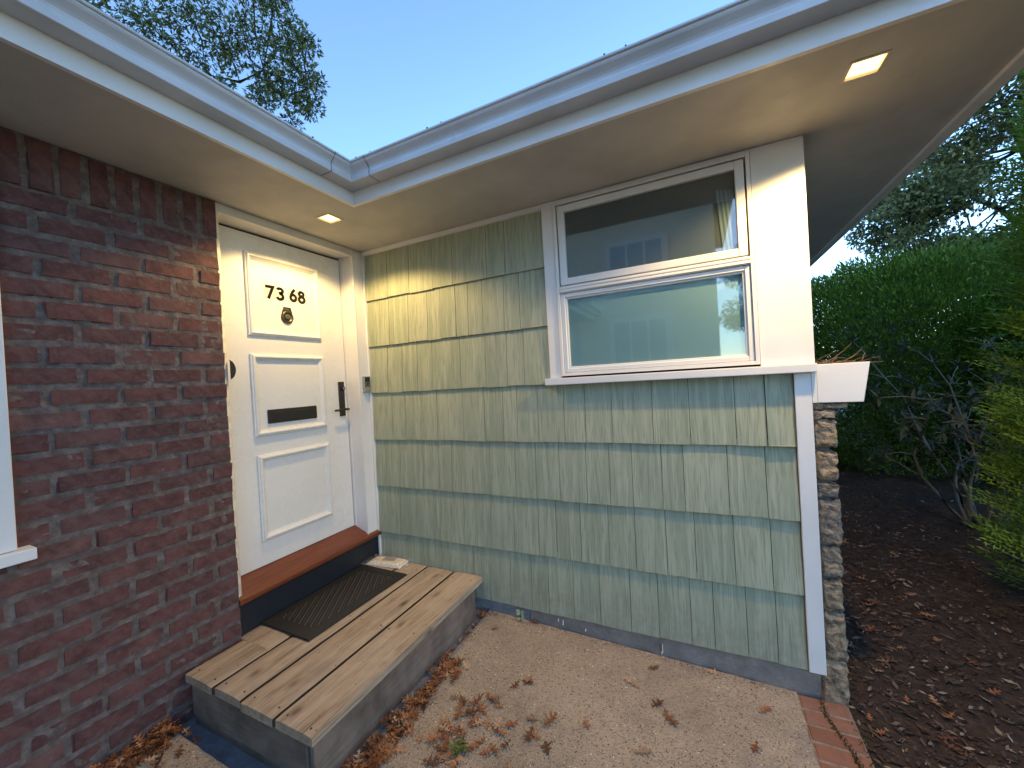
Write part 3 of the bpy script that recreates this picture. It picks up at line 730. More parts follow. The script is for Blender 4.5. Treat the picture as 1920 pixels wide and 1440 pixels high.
# frame
fr_ = thing('door_frame', 'white painted frame and casing around the front door', 'door frame', (-.08, -.57, .2))
box('gap_strip', DX-.05, DX-.012, -.1205, -.112, .26, 2.296, GAP, fr_, 0)
box('gap_strip', DX-.05, DX-.012, -1.035, -.1205, 2.2905, 2.3025, GAP, fr_, 0)
box('jamb', DX-.05, -.032, -.1115, -.090, .205, SZ-.001, WHITE, fr_, .001)
box('stop_bead', DX-.008, DX+.016, -.1155, -.1118, .262, 2.3, WHITE, fr_, .001)
box('head', DX-.05, -.032, -1.035, -.1125, 2.3035, SZ-.001, WHITE, fr_, .001)
box('casing', -.031, -.014, -.1125, -.0125, .190, SZ-.001, WHITE, fr_, .002)
box('casing_bead', -.0315, -.008, -.1195, -.1127, .196, SZ-.001, WHITE, fr_, .003, 2)
box('head_casing', -.031, -.016, -1.035, -.120, 2.3075, SZ-.001, WHITE, fr_, .002)
box('head_bead', -.0315, -.010, -1.035, -.1200, 2.3005, 2.3073, WHITE, fr_, .002)
box('jamb', DX-.05, -.032, -1.036, -1.0345, .205, SZ-.001, WHITE, fr_, 0)
# left casing strip with a wavy caulked edge against the bricks
bm = bmesh.new(); zz = np.arange(.165, SZ-.03, .0107); A = []; B_ = []
for z in zz:
    ph = ((z-Z0) % CH)/CH
    wv = .0075*math.cos(2*math.pi*ph)+.003*noise.noise(Vector((0, 0, z*40)))
    A.append(bm.verts.new((-.012+.006*math.cos(2*math.pi*ph), YC-.001-wv*.9-.002, z))); B_.append(bm.verts.new((-.020, YC+.022, z)))
for i in range(len(A)-1): bm.faces.new((A[i], B_[i], B_[i+1], A[i+1]))
E2 = [bm.verts.new((-.13, YC+.022, v.co.z)) for v in B_]
for i in range(len(A)-1): bm.faces.new((B_[i], E2[i], E2[i+1], B_[i+1]))
mesh_obj('caulked_edge', bm, CAULK, fr_, True)
# dark curved bumper on the left jamb
bm = bmesh.new(); pts = []
n_ = 12
f0 = []; f1 = []
for i in range(n_+1):
    t = i/n_; z = 1.392+.108*t; yy = -1.008+.030*math.sin(math.pi*t)**.6
    f0.append(bm.verts.new((-.018, yy, z))); f1.append(bm.verts.new((-.002, yy-.004, z)))
b0 = bm.verts.new((-.018, -1.012, 1.446)); b1 = bm.verts.new((-.002, -1.012, 1.446))
for i in range(n_):
    bm.faces.new((f0[i], f0[i+1], f1[i+1], f1[i])); bm.faces.new((f1[i], f1[i+1], b1))
bmesh.ops.recalc_face_normals(bm, faces=bm.faces)
hk = mesh_obj('hinge_cover', bm, BLACK, fr_)
# threshold
ts = thing('door_sill', 'reddish stained wooden door sill above a black riser', 'door sill', (-.07, -.55, 0))
bm = bmesh.new(); sec = [(-.19, .2595), (DX-.002, .2590), (.006, .204), (.011, .198), (.011, .176), (.006, .171), (-.19, .171)]
a = [bm.verts.new((x, -1.040, z)) for x, z in sec]; b = [bm.verts.new((x, -.0135, z)) for x, z in sec]
bm.faces.new(a); bm.faces.new(b[::-1])
for i in range(len(sec)): bm.faces.new((a[i], a[(i+1)%len(sec)], b[(i+1)%len(sec)], b[i]))
bmesh.ops.recalc_face_normals(bm, faces=bm.faces)
for v in bm.verts:
    if v.co.z > .25 or v.co.x > -.01:
        pass
mesh_obj('sill_board', bm, CEDAR, ts)
box('riser', -.19, -.028, -1.0365, .001, -.25, .1705, RISER, ts, 0)
# doorbell
db = thing('doorbell', 'silver video doorbell with black face on the casing right of the door', 'doorbell', (-.005, -.058, 1.276))
DBX = -.0135
box('body', DBX, DBX+.022, -.089, -.027, 1.276, 1.397, NICKEL, db, .003, 2)
box('face', DBX+.0222, DBX+.0240, -.081, -.035, 1.318, 1.390, GLASSB, db, .0006)
bm = bmesh.new()
sweep(bm, [((-.058, 1.338), (math.cos(t), math.sin(t))) for t in np.linspace(0, 2*math.pi, 24, endpoint=False)], [(.0125, 0), (.0150, 0), (.0150, .0008), (.0125, .0008)], True, mapf=lambda pt, d_, p, h: (DBX+.0240+h, pt[0]+d_[0]*p, pt[1]+d_[1]*p))
mesh_obj('button_ring', bm, m_simple('ring_grey', (.35, .42, .50), .3), db)
bm = bmesh.new(); tube(bm, [(DBX+.024, -.058, 1.376), (DBX+.0255, -.058, 1.376)], [.0065, .005], 12); mesh_obj('camera_eye', bm, GLASSB, db)

# ================================================================= DECK STEP
DKG = m_simple('shaded_plank_edge', (.05, .038, .028), .9)  # dark colour paints the gap shade onto the plank sides
dk = thing('wooden_step', 'weathered wooden step of four wide planks in front of the door', 'step', (.45, -.65, -.23))
def plank(x0, x1, y0, y1, notch=None, seed=0):
    bm = bmesh.new(); nx = 5; ny = 40
    def zt(x, y): return .0012*noise.noise(Vector((x*14, y*2.5, seed)))-(.003 if x > .895 else 0)*0
    def edge(x, y): return .0022*noise.noise(Vector((seed*3, y*6, 2)))+.0012*noise.noise(Vector((seed, y*30, 2)))
    g = []
    for j in range(ny+1):
        y = y0+(y1-y0)*j/ny; row = []
        for i in range(nx+1):
            x = x0+(x1-x0)*i/nx; xx = x+(edge(x, y) if i == nx else 0)-(edge(x+9, y) if i == 0 else 0)
            z = zt(x, y)-(.004 if i in (0, nx) else 0)-(.002 if j in (0, ny) else 0)
            row.append(bm.verts.new((xx, y, z)))
        g.append(row)
    for j in range(ny):
        for i in range(nx): bm.faces.new((g[j][i], g[j][i+1], g[j+1][i+1], g[j+1][i]))
    # inset rounding strip then sides
    bd = [g[0][i] for i in range(nx+1)]+[g[j][nx] for j in range(1, ny+1)]+[g[ny][i] for i in range(nx-1, -1, -1)]+[g[j][0] for j in range(ny-1, 0, -1)]
    lo = [bm.verts.new((v.co.x, v.co.y, -.040)) for v in bd]
    L = len(bd)
    for i in range(L): bm.faces.new((bd[i], lo[i], lo[(i+1)%L], bd[(i+1)%L]))
    bmesh.ops.recalc_face_normals(bm, faces=bm.faces); o = mesh_obj('plank', bm, DECK, dk, False); o.data.materials.append(DKG)
    for p in o.data.polygons:
        if abs(p.normal.x) > .7 and p.center.x < .89: p.material_index = 1
    return o
plank(.022, .240, -1.305, -1.042, seed=1)
plank(-.024, .240, -1.0415, -.024, seed=1.1)
plank(.256, .446, -1.300, -.022, seed=2); plank(.462, .675, -1.307, -.026, seed=3); plank(.691, .906, -1.304, -.022, seed=4)
box('front_board', .868, .892, -1.288, -.105, -.262, -.042, SKIRT, dk, .003)
box('side_board', .045, .855, -1.292, -1.268, -.205, -.042, SKIRT, dk, .003)
box('side_board', .050, .850, -1.285, -1.262, -.262, -.210, SKIRT, dk, .003)
box('joist', .06, .86, -.13, -.09, -.22, -.042, SKIRT, dk, .002)
box('joist', .06, .86, -.70, -.66, -.22, -.042, SKIRT, dk, .002)
box('under_fill', .06, .85, -1.25, -.14, -.25, -.05, GAP, dk, 0)  # dark block added below the planks as the shade seen through the gaps

for xx in (.06, .21, .285, .415, .49, .65, .72, .87):
    for yy in (-1.27, -.68, -.11):
        if xx < .25 and yy > -1.0: continue
        bm = bmesh.new(); x_ = xx+random.uniform(-.008, .008); y_ = yy+random.uniform(-.01, .01); tube(bm, [(x_, y_, -.004), (x_, y_, .0012)], [.0045, .004], 8); mesh_obj('nail_head', bm, BRONZE, dk)
# doormat
dm = thing('doormat', 'dark brown rubber doormat with diagonal ridges on the wooden step', 'doormat', (.17, -.55, .004))
rm = Matrix.Translation((.178, -.552, 0)) @ Matrix.Rotation(R(-.9), 4, 'Z') @ Matrix.Translation((-.178, .552, 0))
def mt(o): o.matrix_parent_inverse = Matrix.Translation(-Vector(dm.location)) @ rm; return o
mx0, mx1, my0, my1 = -.022, .398, -.928, -.182
mt(box('mat_base', mx0, mx1, my0, my1, .0025, .009, RUBBER, dm, .003))
bm = bmesh.new(); 
for (a0, a1, b0, b1) in ((mx0+.004, mx0+.062, my0+.004, my1-.004), (mx1-.062, mx1-.004, my0+.004, my1-.004), (mx0+.062, mx1-.062, my0+.004, my0+.066), (mx0+.062, mx1-.062, my1-.066, my1-.004)): bx(bm, a0, a1, b0, b1, .008, .0115, .001)
mt(mesh_obj('mat_border', bm, RUBBER, dm))
ix0, ix1, iy0, iy1 = mx0+.066, mx1-.066, my0+.07, my1-.07
def clip_seg(c0, dx, dy):
    ts_ = []
    for t in np.linspace(-1, 1, 400):
        x = c0[0]+dx*t; y = c0[1]+dy*t
        if ix0 < x < ix1 and iy0 < y < iy1: ts_.append(t)
    return (min(ts_), max(ts_)) if ts_ else None
for i in range(15):
    yc = iy0-.16+i*.066; c0 = ((ix0+ix1)/2, yc); dx, dy = -.575, .818
    sg = clip_seg(c0, dx, dy)
    if not sg or sg[1]-sg[0] < .05: continue
    bm = bmesh.new(); p0 = Vector((c0[0]+dx*sg[0], c0[1]+dy*sg[0], .0115)); p1 = Vector((c0[0]+dx*sg[1], c0[1]+dy*sg[1], .0115))
    tube(bm, [p0, p1], [.0026, .0026], 5); mt(mesh_obj('ridge', bm, RUBBERL, dm))
    bm = bmesh.new(); tube(bm, [p0+Vector((0, .028, -.001)), p1+Vector((0, .028, -.001))], [.0012, .0012], 4); mt(mesh_obj('fine_ridge', bm, RUBBERL, dm))

# newspaper in a plastic bag
def m_news():
    k = N('printed_newspaper', .45, .4); v = k.coords(offset=False)
    w1 = k.n('ShaderNodeTexWave'); w1.bands_direction = 'X'; w1.inputs['Scale'].default_value = 26; w1.inputs['Distortion'].default_value = 1.5; k.l(v, w1.inputs['Vector'])
    tx = k.math('MULTIPLY', k.ramp(w1.outputs['Fac'], [(.5, 0.), (.6, 1.)]), k.ramp(k.noise(v, 90, 2), [(.45, 0.), (.55, 1.)]))
    a = k.mix(k.math('MULTIPLY', tx, .45), (.72, .64, .50), (.2, .17, .13))
    k.col(a); k.bump(k.noise(v, 18, 4), .6, .008); return k.m
NEWS = m_news()
PHOTO = m_simple('newspaper_picture', (.27, .23, .22), .5, 0, .6, .1, 60)
np_ = thing('newspaper', 'folded newspaper in a clear plastic bag lying behind the doormat', 'newspaper', (.13, -.08, .01))
def blob_sheet(x0, x1, y0, y1, zlow, zhigh, seed, nx=26, ny=14, wob=.01):
    bm = bmesh.new(); g = []
    for j in range(ny+1):
        row = []
        for i in range(nx+1):
            s, t = i/nx, j/ny; e_ = min(s, 1-s, (t), (1-t)); prof_ = min(1, e_/.14)
            x = x0+(x1-x0)*s+wob*noise.noise(Vector((s*6, t*6, seed))); y = y0+(y1-y0)*t+wob*.7*noise.noise(Vector((s*7, t*5, seed+4)))
            if e_ == 0: x += wob*1.1*noise.noise(Vector((s*14, t*14, seed+2))); y += wob*.8*noise.noise(Vector((s*14, t*14, seed+7)))
            z = zlow+(zhigh-zlow)*(prof_**.55)+.004*noise.noise(Vector((s*9, t*9, seed+1)))*prof_
            row.append(bm.verts.new((x, y, z)))
        g.append(row)
    for j in range(ny):
        for i in range(nx): bm.faces.new((g[j][i], g[j][i+1], g[j+1][i+1], g[j+1][i]))
    return bm
rn = Matrix.Translation((.14, -.085, 0)) @ Matrix.Rotation(R(6), 4, 'Z') @ Matrix.Translation((-.14, .085, 0))
def nt_(o): o.matrix_parent_inverse = Matrix.Translation(-Vector(np_.location)) @ rn; return o
nt_(mesh_obj('paper', blob_sheet(-.015, .285, -.150, -.035, .003, .028, 3, wob=.006), NEWS, np_, True))
bm = blob_sheet(.10, .20, -.105, -.05, .031, .0325, 5, 8, 5, .002); nt_(mesh_obj('picture', bm, PHOTO, np_, True))
kp = N('clear_plastic', .15, .6); kp.b.inputs['Base Color'].default_value = (.85, .85, .83, 1)
trn = kp.n('ShaderNodeBsdfTransparent'); mx = kp.n('ShaderNodeMixShader'); lw_ = kp.n('ShaderNodeLayerWeight'); lw_.inputs[0].default_value = .4
kp.l(kp.ramp(kp.noise(kp.coords(offset=False), 40, 4, .6), [(.48, .06), (.72, .40)]), mx.inputs[0])
kp.l(trn.outputs[0], mx.inputs[1]); kp.l(kp.b.outputs[0], mx.inputs[2]); kp.l(mx.outputs[0], kp.t.nodes['Material Output'].inputs[0])
kp.bump(kp.noise(kp.coords((1, 2.5, 1), offset=False), 14, 3, .5), .5, .012)
nt_(mesh_obj('plastic_bag', blob_sheet(-.058, .325, -.168, -.020, .002, .036, 8, 40, 20, .018), kp.m, np_, True))

# ================================================================= LEAVES
def oak_leaf(seed, L=.1):
    r = random.Random(seed); bm = bmesh.new()
    side = [(0, .004), (.10, .012), (.20, .10), (.24, .15), (.27, .05), (.36, .045), (.44, .27), (.50, .36), (.50, .20), (.545, .06), (.60, .05), (.70, .24), (.78, .30), (.755, .14), (.79, .05), (.86, .06), (.93, .14), (.94, .07), (1.0, .0)]
    wj = [1+r.uniform(-.4, .35) for _ in side]
    def P(t, w, sgn):
        x = (t-.5)*L; y = w*L*sgn
        z = .18*L*(abs(t-.5)*2)**2*cu + .45*L*abs(w)**1.3*cv + r.uniform(-.004, .004)*L*6*abs(w)
        return (x, y, z)
    cu = r.uniform(-.3, 1.3); cv = r.uniform(-.2, 1.5); lob = r.uniform(.6, 1.15)
    spine = [bm.verts.new(P(t, 0, 1)) for t, _ in side]
    for sgn in (1, -1):
        ed = [bm.verts.new(P(t, w*wj[i], sgn)) for i, (t, w) in enumerate(side)]
        for i in range(len(side)-1):
            try: bm.faces.new((spine[i], spine[i+1], ed[i+1], ed[i]) if sgn < 0 else (spine[i], ed[i], ed[i+1], spine[i+1]))
            except ValueError: pass
    # stalk
    a = P(0, 0, 1); q = [bm.verts.new((a[0], .0012, a[2])), bm.verts.new((a[0]-.22*L, .0008+.03*L, a[2]+.02*L)), bm.verts.new((a[0]-.22*L, -.0008+.03*L, a[2]+.02*L)), bm.verts.new((a[0], -.0012, a[2]))]
    bm.faces.new(q)
    bmesh.ops.triangulate(bm, faces=bm.faces[:])
    me = bpy.data.meshes.new('fallen_leaf'); bm.to_mesh(me); bm.free(); me.materials.append(DRYLEAF); return me
LV = [oak_leaf(s, random.uniform(.07, .12)) for s in range(16)]
def leaf_at(x, y, z, label, group, sc=1.):
    o = bpy.data.objects.new('fallen_leaf', random.choice(LV)); C.objects.link(o)
    o.location = (x, y, z+.006); o.rotation_euler = (random.uniform(-.2, .2), random.uniform(-.2, .2), random.uniform(0, 6.28)); o.scale = (sc,)*3
    o['label'] = label; o['category'] = 'leaf'; o['group'] = group
LBL = 'dry brown oak leaf lying by itself on the tan patio'
GRP = 'fallen oak leaves scattered on the patio'
spots = [(1.99, -.13), (1.91, -.28), (2.03, -.36), (2.09, -.42), (1.42, -.48), (1.76, -.60), (1.27, -.02), (2.42, -.42), (2.0, -.63), (1.76, -.93), (2.2, -.75), (1.64, -.78), (1.07, -.17), (2.28, -.04), (1.53, -.67), (1.02, -.5), (2.3, -.95), (1.46, -1.0), (1.95, -1.05), (1.12, -.95), (2.48, -.2)]
for x, y in spots: leaf_at(x, y, gz(x), LBL, GRP, random.uniform(.6, .9))
# loose drift of leaves in the middle of the patio
for i in range(62):
    x = random.gauss(1.30, .13); y = random.gauss(-.84, .15)
    if y > -.45 or x < 1.0: continue
    leaf_at(x, y, gz(x)+random.uniform(0, .008), 'curled brown oak leaf in the loose drift at the middle of the patio', 'oak leaves drifted together mid patio', random.uniform(.55, .85))
# piles against the step: stuff
def litter(name, pts, mat, label, cat, sz=(.05, .09), meshes=None):
    vs_, fs = [], []
    for (x, y, z, s) in pts:
        me = random.choice(LV); R_ = Matrix.Rotation(random.uniform(0, 6.28), 3, 'Z') @ Matrix.Rotation(random.uniform(-.5, .5), 3, 'X') @ Matrix.Rotation(random.uniform(-.45, .45), 3, 'Y')
        b0 = len(vs_)
        for v in me.vertices: q = R_ @ (v.co*s); vs_.append((q.x+x, q.y+y, q.z+z))
        for p in me.polygons: fs.append([b0+i for i in p.vertices])
    me2 = bpy.data.meshes.new(name); me2.from_pydata(vs_, [], fs); me2.materials.append(mat); o = bpy.data.objects.new(name, me2); C.objects.link(o)
    return stuff(o, label, cat)
pts = []
for i in range(330):
    t = random.random()**.8; y = -.50-t*1.1; wd = .02+.10*min(1, t*1.5)*(.6+.5*math.sin(y*9)**2)
    x = .955+random.gauss(0, .5)*wd+.035*(y < -.55); 
    if x < .905: x = .905+random.random()*.03
    zz_ = max(-.235, gz(x) if x > .945 else -.24)+random.uniform(.003, .018)
    pts.append((x, y, zz_, random.uniform(.5, .8)))
for i in range(26): pts.append((1.02+random.gauss(0, .035), -.56+random.gauss(0, .03), gz(1)+.01, .6))
for i in range(14): pts.append((.92+random.gauss(0, .012), -.07+random.gauss(0, .03), -.225, .5))
for i in range(30): pts.append((.915+random.random()*.03, random.uniform(-.55, -.1), -.237, .45))
litter('leaf_pile', pts, LITTER, 'orange brown oak leaves heaped along the front of the wooden step', 'leaves')
pts = []
for i in range(260):
    x = abs(random.gauss(0, .07))+.01; y = -1.36-random.random()*.5
    pts.append((x+random.random()*.05, y, -.2+random.uniform(0, .05)*(1-min(1, x/.2)), random.uniform(.4, .75)))
litter('leaf_drift', pts, LITTER, 'tangled brown leaves and needles at the foot of the brick wall', 'leaves')
vs_, fs = [], []
for i in range(3200):
    x = random.uniform(.95, 2.62); y = -abs(random.gauss(0, .75))-.02
    if random.random() < .35: y = -.02-abs(random.gauss(0, .02))
    if random.random() < .2: x = .95+abs(random.gauss(0, .03))
    if y < -1.9: continue
    r_ = random.uniform(.0012, .0035); b0 = len(vs_); z = gz(x)+r_*.5
    for q in ((r_, 0, 0), (-r_*.5, r_*.9, 0), (-r_*.6, -r_*.8, 0), (0, 0, r_*.9)): vs_.append((x+q[0]*random.uniform(.7, 1.6), y+q[1]*random.uniform(.7, 1.6), z+q[2]))
    fs += [(b0, b0+1, b0+3), (b0+1, b0+2, b0+3), (b0+2, b0, b0+3)]
me2 = bpy.data.meshes.new('grit'); me2.from_pydata(vs_, [], fs)
me2.materials.append(m_leaf('grit', [(0, (.07, .045, .03)), (.4, (.18, .12, .08)), (.75, (.36, .28, .20)), (1, (.60, .54, .46))], .8, 0)); o = bpy.data.objects.new('grit', me2); C.objects.link(o)
stuff(o, 'loose grit and leaf crumbs scattered over the tan patio', 'grit')
# green tuft amid the leaves
gr = thing('green_weed', 'small green weed growing among the leaves near the bottom of the photo', 'plant', (1.31, -.93, gz(1.3)))
bm = bmesh.new()
for i in range(26):
    az = random.uniform(0, 6.28); L = random.uniform(.02, .05); p = Vector((1.305+random.gauss(0, .012), -.93+random.gauss(0, .012), gz(1.3)))
    q = p+Vector((math.cos(az)*L, math.sin(az)*L, L*.55)); s_ = Vector((-math.sin(az), math.cos(az), 0))*.004
    m2 = (p+q)/2+Vector((0, 0, .008)); bm.faces.new((bm.verts.new(p), bm.verts.new(m2+s_*1.6), bm.verts.new(q), bm.verts.new(m2-s_*1.6)))
mesh_obj('blades', bm, m_leaf('weed_green', [(0, (.06, .13, .03)), (1, (.12, .20, .06))]), gr)

# pale leaved weed at the footing
wd_ = thing('seedling', 'tiny weed with four pale leaves growing below the shingles', 'plant', (1.185, -.04, -.25))
bm = bmesh.new(); tube(bm, [(1.185, -.04, -.245), (1.187, -.044, -.20), (1.19, -.046, -.172)], [.0022, .0018, .0015], 5); mesh_obj('stem', bm, GRASSM, wd_)
for az, el, L, hh in ((.2, .5, .036, -.174), (2.9, .55, .036, -.174), (3.7, -.1, .032, -.180), (5.6, -.2, .032, -.182), (.3, -.2, .03, -.205), (3.3, -.3, .028, -.21)):
    bm = bmesh.new(); c = Vector((1.19, -.048, hh)); d_ = Vector((math.cos(az)*math.cos(el), -.25, math.sin(el))).normalized(); s_ = d_.cross(Vector((0, -1, .2))).normalized()
    o_ = [c+d_*L*t+s_*L*w_*sg for t, w_, sg in ((0, 0, 1), (.3, .28, 1), (.65, .30, 1), (1, .04, 1), (.65, .30, -1), (.3, .28, -1))]
    bm.faces.new([bm.verts.new(q) for q in o_]); mesh_obj('leaf', bm, WEED, wd_)

# ================================================================= MULCH DEBRIS on the garden soil
def chips():
    vs_, fs = [], []
    def add(p, L, W, az, tilt, roll_):
        d_ = np.array([math.cos(az)*math.cos(tilt), math.sin(az)*math.cos(tilt), math.sin(tilt)]); s_ = np.array([-math.sin(az)*math.cos(roll_), math.cos(az)*math.cos(roll_), math.sin(roll_)])
        b = len(vs_); p = np.array(p)
        for q in (p-d_*L/2, p+s_*W/2+d_*L*.1, p+d_*L/2, p-s_*W/2-d_*L*.05): vs_.append(tuple(q))
        fs.append((b, b+1, b+2, b+3))
    for i in range(26000):
        x = 2.84+abs(random.gauss(0, 1.0)); y = random.uniform(-1.5, 6.5)
        z = -.33+.02*noise.noise(Vector((x*.8, y*.8, 3)))
        k = min(1, (x-2.83)/.5); z += k*(.035*noise.noise(Vector((x*3, y*3, 1)))+.02*noise.noise(Vector((x*11, y*11, 5))))+.05*math.exp(-((x-3.9)**2+(y-1.4)**2)/1.2)
        s = random.random()**3
        add((x, y, z+.006+random.random()*.008), .012+.05*s, .006+.014*s, random.uniform(0, 6.28), random.uniform(-.3, .3), random.uniform(-.7, .7))
    me = bpy.data.meshes.new('mulch'); me.from_pydata(vs_, [], fs); me.materials.append(CHIPS); o = bpy.data.objects.new('mulch', me); C.objects.link(o)
    stuff(o, 'dark brown bark mulch and twigs covering the garden bed', 'mulch')
chips()
def soil_z(x, y):
    k = min(1, max(0, (x-2.83)/.5))
    return -.33+.02*noise.noise(Vector((x*.8, y*.8, 3)))+k*(.035*noise.noise(Vector((x*3, y*3, 1)))+.02*noise.noise(Vector((x*11, y*11, 5))))+.05*math.exp(-((x-3.9)**2+(y-1.4)**2)/1.2)
for i in range(70):
    x = 2.88+abs(random.gauss(0, .5)); y = random.uniform(-.6, 2.2)
    leaf_at(x, y, soil_z(x, y)+.008, 'dry oak leaf fallen on the dark mulch right of the brick edging', 'oak leaves on the garden mulch', random.uniform(.5, .95))
# moss in the crack of the edging
bm = bmesh.new()
for i in range(1500):
    t = random.random(); y = -.03-t*1.2; x = 2.735+.045*t**.6+.02*math.sin(y*14)+random.gauss(0, .006) if i % 3 else 2.826+random.gauss(0, .010)+.01*t
    if i % 3 == 0 and y > -.12: continue
    h = random.uniform(.003, .011); az = random.uniform(0, 6.28); p = Vector((x, y, gz(2.7)+.0005)); s_ = Vector((math.cos(az), math.sin(az), 0))*random.uniform(.002, .005)
    bm.faces.new((bm.verts.new(p-s_), bm.verts.new(p+s_), bm.verts.new(p+Vector((random.uniform(-.004, .004), random.uniform(-.004, .004), h)))))
stuff(mesh_obj('moss', bm, GRASSM), 'green moss filling the crack in the brick edging', 'moss')

# ================================================================= FOLIAGE
def leaf_mesh(name, P, D, Nn, Ln, Wd, mat, parent=None, fold=.25):
    """P centres, D directions, Nn rough normals, all (n,3); leaf = folded rhombus of two triangles"""
    n = len(P); D = D/np.linalg.norm(D, axis=1, keepdims=True); Sd = np.cross(D, Nn); Sd /= (np.linalg.norm(Sd, axis=1, keepdims=True)+1e-9); Up = np.cross(Sd, D)
    Ln = np.asarray(Ln).reshape(-1, 1)*np.ones((n, 1)); Wd = np.asarray(Wd).reshape(-1, 1)*np.ones((n, 1))
    a = P; b = P+D*Ln*.45+Sd*Wd*.5+Up*Wd*fold; c = P+D*Ln; d_ = P+D*Ln*.45-Sd*Wd*.5+Up*Wd*fold
    V = np.stack([a, b, c, d_], 1).reshape(-1, 3)
    me = bpy.data.meshes.new(name); me.vertices.add(4*n); me.vertices.foreach_set('co', V.ravel().astype(np.float32))
    idx = (np.arange(n)*4)[:, None]; tri = np.concatenate([idx+[[0, 1, 2]], idx+[[0, 2, 3]]], 1).reshape(-1)
    me.loops.add(6*n); me.loops.foreach_set('vertex_index', tri.astype(np.int32)); me.polygons.add(2*n); me.polygons.foreach_set('loop_start', (np.arange(2*n)*3).astype(np.int32)); 
    me.update(); me.validate(); me.materials.append(mat)
    o = bpy.data.objects.new(name, me); C.objects.link(o)
    if parent: o.parent = parent; o.matrix_parent_inverse = Matrix.Translation(-Vector(parent.location))
    return o
def rvec(n): v = rng.normal(size=(n, 3)); return v/np.linalg.norm(v, axis=1, keepdims=True)

def tree_from_clumps(label, base, limbs, clumps, mat, leafL, leafW, nper, lobes=1, group=None, droop=.3):
    t = thing('tree', label, 'tree', base, group)
    bm = bmesh.new()
    for pts, r0, r1 in limbs:
        k = len(pts); tube(bm, pts, [r0+(r1-r0)*i/(k-1) for i in range(k)], 7)
    # twigs towards every clump from the nearest limb point
    allp = [(Vector(p), r0+(r1-r0)*i/(len(pts)-1)) for pts, r0, r1 in limbs for i, p in enumerate(pts)]
    P = []; D = []; 
    for (c, r, sq) in clumps:
        c = Vector(c); near = min(allp, key=lambda a: (a[0]-c).length)
        mid = (near[0]+c)/2+Vector(rng.normal(size=3))*r*.15
        tube(bm, [near[0], mid, c], [min(near[1]*.5, .03), .014, .006], 5)
        for _ in range(4):
            e_ = c+Vector(rvec(1)[0]*[r*.8, r*.8, r*sq*.8]); tube(bm, [c, (c+e_)/2+Vector(rng.normal(size=3))*.03, e_], [.007, .005, .002], 4)
        n = int(nper*(r/.4)**2*random.uniform(.55, 1.25))
        u = rvec(n)*(rng.random((n, 1))**.45)*r; u[:, 2] *= sq
        # sprays: leaves grouped round twig tips
        P.append(np.array(c)+u); D.append(u/r+rng.normal(size=(n, 3))*.7-np.array([0, 0, droop]))
    mesh_obj('trunk', bm, BARK, t, True)
    P = np.concatenate(P); D = np.concatenate(D)
    Ps, Ds, Ns = [], [], []
    Nn = rvec(len(P)); 
    for k in range(lobes):
        Dk = D+ (rng.normal(size=D.shape)*.75 if k else 0)
        Ps.append(P); Ds.append(Dk); Ns.append(Nn)
    o = leaf_mesh('crown', np.concatenate(Ps), np.concatenate(Ds), np.concatenate(Ns), leafL*(.7+.6*rng.random(len(P)*lobes)), leafW, mat, t); stuff(o); del o['kind']
    return t

